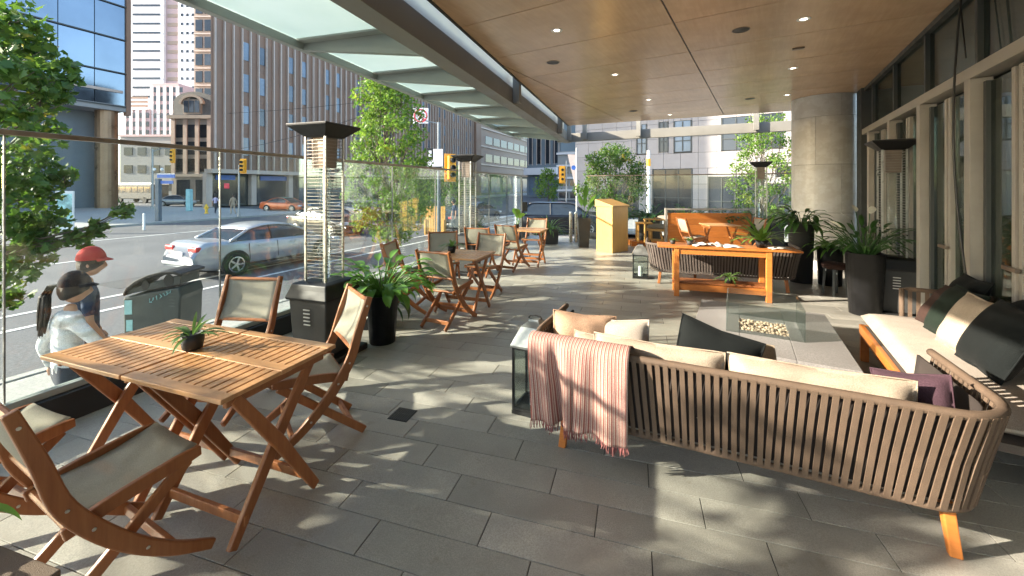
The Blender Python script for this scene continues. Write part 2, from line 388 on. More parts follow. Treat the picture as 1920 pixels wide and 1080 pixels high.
# ---------------- glass balustrade along the street
bal=thing('glass_balustrade','long chest-high clear glass balustrade with bronze top rail along the street','balustrade')
L0,L1=-7.0,11.5; mid=(L0+L1)/2
B((0,0,0),(.16,L1-L0,.2)).build('kerb',M['curb'],bal,bevel=.006,loc=glp(mid,.1,0),rz=-R(18.7))
B((0,0,0),(.06,L1-L0,.045)).build('shoe',M['rib'],bal,bevel=.004,loc=glp(mid,.2235,0),rz=-R(18.7))
B((0,0,0),(.05,L1-L0,.035)).build('top_rail',M['bronze'],bal,bevel=.004,loc=glp(mid,1.965,0),rz=-R(18.7))
PG=1.365; t=-.085; n0=-5; pn=None; ps=None
for k in range(n0,9):
    a=t+k*PG
    if pn is None:
        pn=B((0,0,0),(.014,PG-.014,1.70)).build('pane',M['pane'],bal,loc=glp(a+PG/2,1.096,0),rz=-R(18.7))
        ps=B((0,0,0),(.018,.007,1.70)).build('joint_strip',M['lowsteel'],bal,loc=glp(a,1.096,0),rz=-R(18.7))
    else:
        if a+PG<L1: inst(pn,bal,glp(a+PG/2,1.096,0),-R(18.7))
        inst(ps,bal,glp(a,1.096,0),-R(18.7))
# far balustrade under the far beam
fb=thing('glass_balustrade','glass balustrade behind the planter row at the far end of the terrace','balustrade')
fang=math.atan2(fd.y,fd.x); q0=FC0+fd*.5
for k in range(5):
    c=q0+fd*(.68+k*1.365)
    if k==0:
        fp=B((0,0,0),(1.35,.014,1.72)).build('pane',M['pane'],fb,loc=(c.x,c.y,1.08),rz=fang)
    else: inst(fp,fb,(c.x,c.y,1.08),fang)
c=q0+fd*3.4; B((0,0,0),(6.9,.16,.2)).build('kerb',M['curb'],fb,loc=(c.x,c.y,.1),rz=fang)
B((0,0,0),(6.9,.045,.03)).build('top_rail',M['bronze'],fb,loc=(c.x,c.y,1.957),rz=fang)
# ---------------- canopy over the pavement: beam, ribs, frosted panes
cz=HC
can=thing('street_canopy','pale canopy of frosted glass panes on grey ribs above the street balustrade','canopy')
def tl(u,v,z): return TILE.p(u,v,z)
V0,V1=-3.0,13.1
def tb(name,u0,u1,z0,z1,v0,v1,m,par,bev=.004):
    return B((0,0,0),(u1-u0,v1-v0,z1-z0)).build(name,M[m],par,bevel=bev,loc=tl((u0+u1)/2,(v0+v1)/2,(z0+z1)/2),rz=TILE.rz)
tb('edge_beam',-2.16,-2.02,cz+1.42,cz+1.70,V0,V1,'beam',can)
tb('beam_flange',-2.20,-1.98,cz+1.402,cz+1.419,V0,V1,'beam',can,0)
tb('outer_edge',-3.80,-3.72,cz+1.60,cz+1.69,V0,V1+.3,'rib',can)
rv0=TILE.uv(gp(0,0,0) if 0 else (sx(747,4.34),4.34))[1]
for k in range(-4,8):
    v=rv0+.1+k*1.42
    if v>V1: continue
    # rib: a tapering fin
    a=[(-2.17,cz+1.40),(-3.72,cz+1.60),(-3.72,cz+1.675),(-2.17,cz+1.675)]
    vs=[tl(u,v-.035,z) for u,z in a]+[tl(u,v+.035,z) for u,z in a]
    MB().add(vs,[(0,1,2,3),(7,6,5,4),(0,4,5,1),(1,5,6,2),(2,6,7,3),(3,7,4,0)]).build('rib',M['rib'],can)
    B((0,0,0),(1.54,.30,.02)).build('rib_flange',M['rib'],can,loc=tl(-2.945,v,cz+1.685),rz=TILE.rz)
    B((0,0,0),(1.58,1.40,.02)).build('frosted_pane',M['frost'],can,loc=tl(-2.95,v+.71,cz+1.71),rz=TILE.rz)
# hanger posts between beam and ceiling
for v in (1.9,6.78,11.0,12.6):
    tb('hanger_post',-2.02,-1.90,cz+1.44,cz+1.95,v-.06,v+.06,'beam',can)
# far beam
fbm=thing('far_beam','grey steel beam spanning the far end below the timber ceiling','beam')
c=FC0+fd*3.3+Vector((0,0,cz+1.55)); B((0,0,0),(7.6,.16,.26)).build('beam',M['beam'],fbm,bevel=.005,loc=c,rz=fang)
for s in (.35,1.95,4.9):
    c=FC0+fd*s; B((0,0,0),(.12,.12,.5)).build('hanger_post',M['beam'],fbm,loc=(c.x,c.y-.2,cz+1.72),rz=fang)
# ---------------- timber ceiling, panels clipped to the roof outline
ceil=struct('ceiling')
CZ=HC+1.78
e1=tl(-1.86,V0,0); e2=tl(-1.86,11.86,0); f1=Vector((6.72,9.59,0)); f0=Vector((1.76,11.84,0)); fe=f0+(f1-f0)*1.45
ROOF=[(e1.x,e1.y),(wp(-13).x,wp(-13).y),meet(W0,wd,f0,f1-f0),(f0.x,f0.y),(e2.x,e2.y)]
redges=[(ROOF[i],ROOF[(i+1)%len(ROOF)]) for i in range(len(ROOF))]
PW=2.423; PL=1.115; ua=-.826
va=WALL.uv((sx(1263,4.435),4.435))[1]
MB().prism(ROOF,CZ+.012,CZ+.11).build('ceiling_board',M['framedk'],ceil)
for i in range(-3,2):
    for k in range(-9,8):
        u=ua+i*PW; v=va+k*PL
        gx=.009 if i!=9 else 0
        q=[(u+gx,v+.006),(u+PW-gx,v+.006),(u+PW-gx,v+PL-.006),(u+gx,v+PL-.006)]
        q=[tuple(WALL.p(*p)[:2]) for p in q]
        for a,b in redges:
            q=clip(q,a,b)
            if not q: break
        if not q or len(q)<3: continue
        c=WALL.p(u+PW/2,v+PL/2); ar=abs(sum(q[j][0]*q[(j+1)%len(q)][1]-q[(j+1)%len(q)][0]*q[j][1] for j in range(len(q))))/2
        if ar<.01 : continue
        cc,ss=math.cos(R(31.6)),math.sin(R(31.6))
        loc=[((p[0]-c.x)*cc-(p[1]-c.y)*ss,(p[0]-c.x)*ss+(p[1]-c.y)*cc) for p in q]
        MB().prism(loc,0,.011).build('ceiling_panel',M['ceil'],ceil,loc=(c.x,c.y,CZ),rz=WALL.rz)
# border strip and beige fascia above the beam
tb('edge_trim',-1.885,-1.862,CZ-.02,CZ+.11,V0,11.86,'framedk',ceil,0)
tb('fascia',-2.15,-2.12,CZ-.078,CZ+.42,V0,12.6,'fascia',ceil,0)
# downlights and ceiling speakers
def emis(name,c,s):
    m,t,b,n,l=nt(name); b.inputs['Base Color'].default_value=(.8,.8,.75,1); b.inputs['Emission Color'].default_value=(*c,1); b.inputs['Emission Strength'].default_value=s; return m
M['lamp']=emis('lamp',(1,.85,.65),2.5)
dls=[(1507,36,'nearest the glass doors'),(1487,128,'second from the glass doors'),(1476,178,'beside the marble column'),(1044,57,'nearest the street edge'),(1153,140,'in the middle rows'),(1216,187,'near the far end'),(1256,215,'farthest down the ceiling')]
d0=None
for x,y,w_ in dls:
    p=gp(x,y,CZ)
    r=thing('downlight','small round lit downlight in the timber ceiling, '+w_,'light',p,0,'downlights in the ceiling')
    MB().ring([(.036,-.002),(.060,-.006),(.066,-.001),(.066,.01),(.036,.01)],20).build('trim_ring',M['white'],r)
    MB().lathe([(.001,-.0005),(.034,-.0005),(.034,.008)],16).build('lens',M['lamp'],r)
for x,y,w_ in [(1389,56,'largest and nearest the doors'),(1037,117,'near the street edge'),(1406,185,'near the marble column'),(1187,208,'towards the far end')]:
    p=gp(x,y,CZ); r=thing('ceiling_speaker','dark round speaker grille in the timber ceiling, '+w_,'speaker',p,0,'speakers in the ceiling')
    MB().lathe([(.001,-.004),(.075,-.004),(.085,-.002),(.085,.01)],22).build('grille',M['black'],r)
    MB().ring([(.0855,-.006),(.093,-.005),(.093,.01),(.0855,.01)],22).build('rim',M['bronze'],r)
p=gp(1497,90,CZ); r=tag(B((0,0,0),(.13,.06,.02)).build('ceiling_sensor',M['bronze'],None,bevel=.004,loc=p+Vector((0,0,-.009)),rz=WALL.rz),'small brown rectangular sensor plate on the timber ceiling','sensor')
# ---------------- marble column
cc_=Vector((sx(1546,8.25),8.25,0)); CR=.555
col=thing('marble_column','thick round column clad in pale marble panels by the glass doors','column',cc_)
MB().lathe([(CR-.03,0),(CR-.03,CZ-.003)],32).build('core',M['grout'],col)
rows=[0,.2,1.12,2.05,2.98,CZ]
for i in range(5):
    off=R(38) if i%2 else R(-10)
    for k in range(4):
        a0=off+k*R(90)+.005;a1=off+(k+1)*R(90)-.005; N=12
        inr=[];out=[]
        for j in range(N+1):
            a=a0+(a1-a0)*j/N; rr=CR+(.03 if i==0 else 0); out.append((rr*math.cos(a),rr*math.sin(a)));inr.append(((CR-.028)*math.cos(a),(CR-.028)*math.sin(a)))
        z0=rows[i]+.003;z1=rows[i+1]-.003; vs=[];fs=[]
        for j in range(N+1): vs+=[(*out[j],z0),(*out[j],z1),(*inr[j],z0),(*inr[j],z1)]
        for j in range(N):
            b=4*j; fs+=[(b,b+4,b+5,b+1),(b+1,b+5,b+7,b+3),(b+2,b+3,b+7,b+6),(b,b+2,b+6,b+4)]
        fs+=[(0,1,3,2),(4*N,4*N+2,4*N+3,4*N+1)]
        o=MB().add(vs,fs).build('marble_panel',M['marble'],col); 
# ---------------- glazed shopfront wall on the right
sw=thing('glazed_shopfront','tall glazed wall of pale framed doors and transom panes on the right','shopfront',W0)
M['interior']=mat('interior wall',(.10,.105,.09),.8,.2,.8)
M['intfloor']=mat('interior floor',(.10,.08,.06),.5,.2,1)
M['curtain']=fabric('curtain',(.30,.29,.23),120,.3)
HZ=2.60; wr=WALL.rz
def wb(name,s,off,z,d,m,bev=.003,src=None): # wall-local box: d=(across wall normal, along, up)
    p=wp(s,z,off)-W0; p.z=z
    return B((0,0,0),d).build(name,M[m],sw,bevel=bev,loc=p,rz=wr)
sp=[(-.95+.0)-1.31*k for k in range(9)]     # mullion stations along the wall
wb('end_post',-.2,0,CZ/2,(.18,.42,CZ-.004),'framedk')
wb('header',-5.9,.0,HZ,(.16,11.0,.10),'frame')
wb('top_channel',-5.9,.0,CZ-.035,(.10,11.0,.06),'framedk')
wb('sill',-5.9,.0,.03,(.14,11.0,.06),'framedk')
pane_t=None
for k,s in enumerate(sp):
    wb('transom_mullion',s,.0,(HZ+.05+CZ-.065)/2,(.07,.05,CZ-.065-HZ-.05),'framedk')
    wb('jamb',s,.02,1.325,(.14,.12,2.44),'frame')
    wb('door_stile',s-.13,.0,1.3,(.05,.05,2.40),'framedk'); wb('door_stile',s-.60,.0,1.3,(.06,.05,2.40),'frame'); wb('door_stile',s-.70,.0,1.3,(.06,.05,2.40),'frame'); wb('door_stile',s-1.19,.0,1.3,(.05,.05,2.40),'framedk')
    wb('door_handle',s-.65,.06,1.02,(.03,.20,.03),'bronze'); 
    if k<8:
        if pane_t is None:
            pane_t=wb('transom_pane',s-.655,-.01,(HZ+.05+CZ-.065)/2,(.012,1.25,CZ-.065-HZ-.05),'shopglass',0)
            pane_d=wb('door_pane',s-.365,-.01,1.3,(.012,.42,2.38),'shopglass',0)
        else:
            p=wp(s-.655,0,-.01)-W0;p.z=(HZ+.05+CZ-.065)/2; inst(pane_t,sw,p,wr)
            p=wp(s-.365,0,-.01)-W0;p.z=1.3; inst(pane_d,sw,p,wr)
        p=wp(s-.945,0,-.01)-W0;p.z=1.3; inst(pane_d,sw,p,wr)
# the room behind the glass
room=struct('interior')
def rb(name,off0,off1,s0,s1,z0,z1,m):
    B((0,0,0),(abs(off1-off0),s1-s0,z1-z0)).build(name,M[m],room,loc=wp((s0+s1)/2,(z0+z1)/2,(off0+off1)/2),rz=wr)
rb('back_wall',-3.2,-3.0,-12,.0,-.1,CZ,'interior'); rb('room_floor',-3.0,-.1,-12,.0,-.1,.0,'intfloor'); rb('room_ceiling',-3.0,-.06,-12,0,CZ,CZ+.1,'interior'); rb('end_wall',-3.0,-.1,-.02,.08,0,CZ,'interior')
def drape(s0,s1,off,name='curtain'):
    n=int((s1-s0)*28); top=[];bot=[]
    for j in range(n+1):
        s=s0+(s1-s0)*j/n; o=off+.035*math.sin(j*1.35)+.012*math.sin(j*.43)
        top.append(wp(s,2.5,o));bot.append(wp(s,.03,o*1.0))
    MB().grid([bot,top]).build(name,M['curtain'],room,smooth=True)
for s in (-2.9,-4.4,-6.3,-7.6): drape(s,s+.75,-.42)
# wire hanging by the wall
wire=MB(); pts=[]
for j in range(16):
    q=j/15; p=wp(-4.9-.12*q+.05*math.sin(q*3),0,.12+.06*math.sin(q*3.1)); p.z=CZ-.02-(CZ-.75)*q; pts.append(p)
tag(wire.tube(pts,.009,6).build('hanging_cable',M['black'],smooth=True),'thin black cable hanging down in front of the glazed doors','cable')
wire=MB(); pts=[]
for j in range(6): p=wp(-4.75-.03*j,0,.10); p.z=CZ-.02-.13*j; pts.append(p)
tag(wire.tube(pts,.006,6).build('hanging_cable',M['black'],smooth=True),'short thin cable beside the longer one above the door header','cable')
# ================================================================ FURNITURE
def spline(P,n=24):                    # Catmull-Rom through points
    P=[Vector(p) for p in P]; Q=[2*P[0]-P[1]]+P+[2*P[-1]-P[-2]]; out=[]
    m=len(P)-1
    for j in range(n+1):
        t=j/n*m; i=min(int(t),m-1); t-=i; a,b,c,d=Q[i:i+4]
        out.append(.5*((2*b)+(c-a)*t+(2*a-5*b+4*c-d)*t*t+(3*b-a-3*c+d)*t**3))
    return out
# ---------------- folding chair (faces local +y)
def make_chair(label):
    r=thing('folding_chair',label,'chair',group='teak folding chairs with mesh slings')
    hw=.225
    prof=spline([(0,-.315,.90),(0,-.25,.70),(0,-.20,.53),(0,-.12,.39),(0,-.01,.25),(0,.12,.13),(0,.27,.035)],22)
    hs=[.040+.022*math.sin(math.pi*j/22) for j in range(23)]
    for s in (-1,1):
        o=MB().ribbon([p+Vector((s*hw,0,0)) for p in prof],.026,hs).build('back_post',M['teak'],r,bevel=.006)
        for q in (1,8,11,16):
            MB().lathe([(.001,.001),(.006,.001),(.007,-.001)],8).build('bolt',M['steel'],o)
            b=o.children[-1]; b.location=(s*hw+s*.014,prof[q].y,prof[q].z); b.rotation_euler=(0,s*R(90),0)
        MB().ribbon(spline([(s*(hw-.030),-.19,.400),(s*(hw-.030),-.05,.432),(s*(hw-.030),.12,.452),(s*(hw-.030),.235,.462)],8),.024,[.045,.05,.055,.055,.055,.055,.055,.05,.04]).build('seat_rail',M['teak'],r,bevel=.005)
        MB().bar((s*(hw-.058),.20,.43),(s*(hw-.058),-.30,.012),.024,.046,(0,1,0)).build('leg',M['teak'],r,bevel=.005)
    MB().bar((-hw+.07,-.225,.075),(hw-.07,-.225,.075),.022,.045).build('stretcher',M['teak'],r,bevel=.004)
    MB().bar((-hw,.13,.125),(hw,.13,.125),.022,.04).build('stretcher',M['teak'],r,bevel=.004)
    MB().tube([(-hw+.03,.222,.458),(hw-.03,.222,.458)],.013,8).build('seat_bar',M['teak'],r)
    MB().tube([(-hw+.03,-.17,.41),(hw-.03,-.17,.41)],.013,8).build('seat_bar',M['teak'],r)
    MB().tube([(-hw,-.307,.875),(hw,-.307,.875)],.013,8).build('back_bar',M['teak'],r)
    MB().tube([(-hw,-.213,.575),(hw,-.213,.575)],.013,8).build('back_bar',M['teak'],r)
    rows=[]
    for j in range(9):
        t=j/8; y=.228-.395*t; z=.488-.052*t-.022*math.sin(math.pi*t); rows.append([(x,y,z-.010*(1-(x/.2)**2)) for x in [-.182+.364*k/8 for k in range(9)]])
    MB().grid(rows).build('seat_sling',M['sling'],r,smooth=True,solid=.003)
    rows=[]
    for j in range(9):
        t=j/8; z=.575+.31*t; y=-.211-.104*t+.0; rows.append([(x,y+.016-.018*(1-(x/.22)**2)-.02*math.sin(math.pi*t),z) for x in [-.211+.422*k/8 for k in range(9)]])
    MB().grid(rows).build('back_sling',M['sling'],r,smooth=True,solid=.003)
    return r
# ---------------- folding table of slats (local x = long side)
def make_table(label,units=2,uw=.675,dp=.64):
    r=thing('folding_table',label,'table',group='slatted teak folding tables')
    W=units*uw; Z=.74; th=.022; sl=None; rl=None
    for u in range(units):
        x0=-W/2+u*uw+.006; x1=x0+uw-.012
        for y in (-dp/2+.03,0,dp/2-.03):
            MB().box(((x0+x1)/2,y,Z-th/2+.001),(x1-x0,.058 if y else .06,th)).build('rail',M['teaktop'],r,bevel=.004)
        n=13; w_=(x1-x0)/n
        for j in range(n):
            for y in (-1,1):
                ln=dp/2-.06-.03
                c=(x0+w_*(j+.5),y*(.03+ln/2),Z-th/2)
                if sl is None: sl=B((0,0,0),(w_-.008,ln,th-.003)).build('slat',M['teaktop'],r,bevel=.003,loc=c)
                else: inst(sl,r,c)
        for j,x in enumerate((x0+.05,x1-.05)):
            s=1 if j else -1
            MB().bar((x,-dp/2+.05,Z-.045),(x,dp/2-.05,Z-.045),.024,.045).build('apron',M['teak'],r,bevel=.004)
            MB().ribbon([(x-s*.028,dp/2-.09,Z-.04),(x-s*.028,0,.37),(x-s*.028,-dp/2+.10,.015)],.026,[.05,.062,.045]).build('leg',M['teak'],r,bevel=.006)
            MB().ribbon([(x+s*.004,-dp/2+.09,Z-.04),(x+s*.004,0,.37),(x+s*.004,dp/2-.10,.015)],.026,[.05,.062,.045]).build('leg',M['teak'],r,bevel=.006)
        MB().bar((x0+.06,-dp/2+.16,.11),(x1-.06,-dp/2+.16,.11),.022,.045).build('stretcher',M['teak'],r,bevel=.004)
        MB().bar((x0+.06,dp/2-.16,.11),(x1-.06,dp/2-.16,.11),.022,.045).build('stretcher',M['teak'],r,bevel=.004)
    return r
tA=make_table('large slatted teak folding table nearest the camera with a small potted plant')
tA.location=(-1.72,2.20,0); tA.rotation_euler=(0,0,R(-19.5))
ch=make_chair('teak folding chair nearest the camera, its curved frame in the lower left corner')
ch.location=(-1.655,1.68,0); ch.rotation_euler=(0,0,facing(.46,.89))
ax=Vector((-.93,.33,0))
dup(ch,(-2.42,1.86,0),facing(.36,.93),'teak folding chair beside the nearest one, half out of frame at the left edge')
dup(ch,(-1.32,2.66,0),facing(-.80,-.60),'teak folding chair with sunlit pale sling at the right end of the near table')
dup(ch,(-2.12,3.00,0),facing(-.10,-1),'teak folding chair backed against the street glass behind the near table')
tB=make_table('slatted teak folding table in the middle of the street-side row',1,.70,.66)
tB.location=(-.66,5.35,0); tB.rotation_euler=(0,0,R(-19))
dup(ch,(-.76,4.88,0),facing(.45,.9),'teak folding chair seen from behind in the middle of the terrace')
dup(ch,(-.42,6.08,0),facing(-.35,-.94),'teak folding chair facing the camera at the far side of the middle table')
dup(ch,(-1.05,6.35,0),facing(.25,-.97),'teak folding chair with a sunlit sling close to the street glass at the middle table')
dup(ch,(-1.32,5.35,0),facing(1,-.1),'teak folding chair tucked between the middle table and the street glass')
tC=make_table('slatted teak folding table farthest along the street-side row',1,.70,.66)
tC.location=(.34,8.45,0); tC.rotation_euler=(0,0,R(-19))
dup(ch,(.02,8.02,0),facing(.5,.87),'teak folding chair seen from behind at the farthest street-side table')
dup(ch,(.48,9.1,0),facing(-.33,-.94),'teak folding chair facing the camera at the farthest street-side table')
dup(ch,(-.55,7.55,0),facing(.25,.97),'teak folding chair standing between the middle and farthest tables')
# ---------------- gas patio heater
M['guard']=mat('guard wire',(.32,.30,.27),.45,.1,20,metal=.8)
M['vent']=mat('vent slot',(.55,.55,.52),.5)
def make_heater(label):
    r=thing('patio_heater',label,'heater',group='tall square gas patio heaters')
    B((0,0,.03),(.56,.56,.06)).build('base_plate',M['black'],r,bevel=.01)
    def sq(prof): return MB().lathe([(a*math.sqrt(2)/2,z) for a,z in prof],4,a0=R(45))
    c=sq([(.37,.06),(.43,.58)]).build('cabinet',M['greypot'],r,bevel=.012)
    v=None
    for sgn in (0,1,2,3):
        for j in range(5):
            a=sgn*R(90); d=.193+.03*((.40+j*.032-.06)/.52)+.001; p=Matrix.Rotation(a,3,'Z')@Vector((0,-d,.36+j*.034))
            if v is None: v=B((0,0,0),(.075,.008,.012)).build('vent_slot',M['vent'],c,loc=p,rz=a,bevel=.003)
            else: inst(v,c,p,a)
    sq([(.47,.575),(.48,.60),(.43,.67),(.40,.72),(.30,.735)]).build('lid',M['blackpot'],r,bevel=.012)
    pst=None
    for x in (-1,1):
        for y in (-1,1):
            if pst is None: pst=B((0,0,0),(.018,.018,1.36)).build('corner_post',M['steel'],r,loc=(x*.115,y*.115,1.41))
            else: inst(pst,r,(x*.115,y*.115,1.41))
    ring=MB()
    for (a,b) in (((-1,-1),(1,-1)),((1,-1),(1,1)),((1,1),(-1,1)),((-1,1),(-1,-1))):
        ring.bar((a[0]*.118,a[1]*.118,0),(b[0]*.118,b[1]*.118,0),.003,.004)
    rg=None
    for j in range(40):
        z=.77+j*.033
        if rg is None: rg=ring.build('guard_wire',M['guard'],r,loc=(0,0,z))
        else: inst(rg,r,(0,0,z))
    MB().lathe([(.05,.74),(.05,1.80)],14).build('glass_tube',M['pane'],r,smooth=True)
    sq([(.15,1.80),(.16,2.09)]).build('burner_head',M['bronze'],r)
    sq([(.24,2.085),(.27,2.10),(.46,2.185),(.465,2.205),(.30,2.215)]).build('hood',M['blackpot'],r,bevel=.004)
    return r
h1=make_heater('tall square patio heater with steel guard beside the near table')
h1.location=(-1.80,3.92,0); h1.rotation_euler=(0,0,R(-18.7))
dup(h1,(-.835,7.65,0),R(-18.7),'patio heater by the street glass behind the middle table')
dup(h1,(5.95,9.75,0),R(-30),'small-looking far patio heater left of the marble column')
dup(h1,(4.86,5.22,0),R(-31),'patio heater in shade beside the glazed doors')
# ---------------- rope sofas (local: back along x at y=0, seat towards +y)
def rounded(L,D,rad,n=8):
    P=[]
    P+= [(-L/2,D)]
    for j in range(n+1): a=math.pi+math.pi/2*j/n; P.append((-L/2+rad+rad*math.cos(a),rad+rad*math.sin(a)))
    for j in range(n+1): a=-math.pi/2+math.pi/2*j/n; P.append((L/2-rad+rad*math.cos(a),rad+rad*math.sin(a)))
    P.append((L/2,D)); return P
def resample(P,step):
    d=[0]
    for a,b in zip(P,P[1:]): d.append(d[-1]+math.hypot(b[0]-a[0],b[1]-a[1]))
    n=int(d[-1]/step); out=[]; i=0
    for k in range(n+1):
        s=d[-1]*k/n
        while i<len(d)-2 and d[i+1]<s: i+=1
        t=(s-d[i])/(d[i+1]-d[i]+1e-9); out.append((P[i][0]+(P[i+1][0]-P[i][0])*t,P[i][1]+(P[i+1][1]-P[i][1])*t))
    return out
def make_sofa(label,L=2.12,D=.82,ztop=.66,zb=.215,strap='strap',step=.041,legm='orange',seatm='white_cushion',legs=((-1,0),(1,0),(-.35,1),(.35,1))):
    r=thing('rope_sofa',label,'sofa',group='woven strap sofas')
    top=rounded(L,D,.24); bot=[(x*(1-.16/L)+0,y*.93+.055) for x,y in rounded(L,D,.24)]
    MB().tube([(x,y,ztop) for x,y in resample(top,.06)],.021,8).build('top_rail',M[strap],r,smooth=True)
    MB().tube([(x,y,zb) for x,y in resample(bot,.06)],.018,8).build('bottom_rail',M[strap],r,smooth=True)
    a=resample(top,step); b=resample(bot,step*(.97)); n=min(len(a),len(b)); a=resample(top,step)
    tot=len(a)
    b=[None]*tot
    for k in range(tot):                # strap foot below its head, pulled in
        x,y=a[k]; b[k]=(x*(1-.16/L),y*.93+.055)
    for k in range(tot):
        p=Vector((*a[k],ztop)); q=Vector((*b[k],zb)); a0=Vector((*a[max(k-1,0)],0)); a1=Vector((*a[min(k+1,tot-1)],0)); tan=(a1-a0).normalized()
        nn=tan.cross(Vector((0,0,1)))
        m=MB(); c=(p+q)/2+nn*.012
        m.ribbon([p-c+nn*.018,(c-c)+nn*random.uniform(-.004,.004),q-c+nn*.014+tan*random.uniform(-.004,.004)],.0245,.007,tan)
        m.build('strap',M[strap],r,loc=c)
    shd=[(x*(1-.10/L),y*.96+.045) for x,y in resample(top,.06)]
    MB().grid([[(x*(1-.1/L),y*.97+.02,zb+.03) for x,y in shd],[(x,y,ztop-.03) for x,y in shd]]).build('gap_shade_sheet',M['gapshade'],r,smooth=True,solid=.012)  # added dark sheet, paints the shade between the straps
    MB().prism([(x*.96,y*.95+.02) for x,y in bot],.235,.30).build('seat_base',M['strapdk'],r)
    cu=pillow_mesh(L-.22,D-.16,.15,.92); cu.build('seat_cushion',M[seatm],r,smooth=True,loc=(0,D/2+.07,.375))
    for (i,j) in legs:
        x=i*(L/2-.20); y=.10 if j==0 else D-.10
        MB().ribbon([(x*.97,y,.235),(x,y+(-.015 if j==0 else .015),0.0)],.046,[.050,.034],(1,0,0)).build('leg',M[legm],r,bevel=.006)
    return r
def pillow_mesh(w,h,t,p=.75,n=12,wr=.0,seed=0):  # soft cushion in the xy plane
    rows=[];
    def prof(a,b): return (max(0,1-abs(a)**3.2)*max(0,1-abs(b)**3.2))**(1-p+.18)
    top=[];botm=[]
    for j in range(n+1):
        v=-1+2*j/n; rt=[];rb_=[]
        for i in range(n+1):
            u=-1+2*i/n; k=prof(u,v); x=u*w/2*(1-.05*(1-abs(v))*abs(u)**2*(1-p)*4); y=v*h/2*(1-.05*(1-abs(u))*abs(v)**2*(1-p)*4)
            z=t/2*k+wr*(.6*mnoise.noise((u*2.2+seed,v*2.2,seed*1.7))+.4*mnoise.noise((u*6+seed,v*5,seed*3.1)))*min(1,k*2); rt.append((x,y,z)); rb_.append((x,y,-t/2*k+wr*mnoise.noise((u*2+seed,v*2,9+seed))))
        top.append(rt);botm.append(rb_)
    m=MB(); m.grid(top); m.grid([r_[::-1] for r_ in botm])
    o=len(top[0]); N=n+1; e=[]
    for i in range(n): e.append((i,N*N+n-i,N*N+n-i-1,i+1)[::-1]); b=n*N; e.append((b+i+1,N*N+b+n-i-1,N*N+b+n-i,b+i)[::-1])
    for j in range(n): e.append(((j+1)*N,N*N+(j+1)*N+n,N*N+j*N+n,j*N)[::-1]); e.append((j*N+n,N*N+j*N,N*N+(j+1)*N,(j+1)*N+n)[::-1])
    m.f+=e; return m
def pillow(label,loc,rot,w=.5,h=.5,t=.16,m='cushion',p=.6,wr=.01,seed=0,parent=None,group='loose scatter cushions'):
    o=pillow_mesh(w,h,t,p,14,wr,seed).build('cushion',M[m],None,smooth=True,loc=loc); o.rotation_euler=rot
    tag(o,label,'cushion',group); 
    ss=o.modifiers.new('s','SUBSURF'); ss.levels=1; ss.render_levels=1
    n=14; N=n+1; V=[v.co.copy() for v in o.data.vertices]
    rim=[V[i] for i in range(N)]+[V[j*N+n] for j in range(1,N)]+[V[n*N+n-i] for i in range(1,N)]+[V[(n-j)*N] for j in range(1,N)]
    MB().tube(rim,.0045,5,False).build('piping',M[m],o,smooth=True)
    return o
# sofa in the foreground
s1a=gp(1000,640,.66); s1b=gp(1915,797,.66); dr=(s1b-s1a); SA=math.atan2(dr.y,dr.x)
s1=make_sofa('woven taupe strap sofa seen from behind in the right foreground',L=dr.length+.08)
mid1=(s1a+s1b)/2; s1.location=(mid1.x,mid1.y,0); s1.rotation_euler=(0,0,SA)
def on1(x,y,z): v=Matrix.Rotation(SA,3,'Z')@Vector((x,y,0)); return Vector((mid1.x+v.x,mid1.y+v.y,z))
LZ=.02
pillow('long oatmeal back cushion at the right of the foreground sofa',on1(.42,.175,.50),(R(78),0,SA),.80,.40,.20,'cushion',.72,.045,1)
pillow('long olive-shadowed back cushion in the middle of the foreground sofa',on1(-.36,.17,.50),(R(78),0,SA+R(-1)),.74,.40,.20,'cushion',.72,.05,2)
pillow('tan cushion tucked beside the striped blanket on the foreground sofa',on1(-.72,.22,.50),(R(76),0,SA),.30,.36,.14,'tan_cushion',.6,.01,3)
pillow('peach cushion behind the striped blanket on the foreground sofa',on1(-.83,.36,.56),(R(62),R(6),SA+R(24)),.44,.40,.15,'rosy',.6,.015,4)
pillow('pale grey cushion behind the striped blanket on the foreground sofa',on1(-.62,.42,.54),(R(66),R(-4),SA+R(4)),.42,.38,.14,'white_cushion',.6,.012,5)
pillow('black cushion standing tilted on the foreground sofa',on1(-.05,.36,.56),(R(70),R(14),SA-R(4)),.46,.44,.12,'blackfab',.55,.01,6)
pillow('flecked grey cushion lying behind the black one on the foreground sofa',on1(.12,.55,.52),(R(30),R(8),SA+R(8)),.42,.40,.12,'tan_cushion',.6,.01,7)
pillow('dark mauve cushion at the right end of the foreground sofa',on1(.84,.30,.55),(R(66),R(-12),SA-R(25)),.30,.30,.12,'mauve',.55,.01,8)
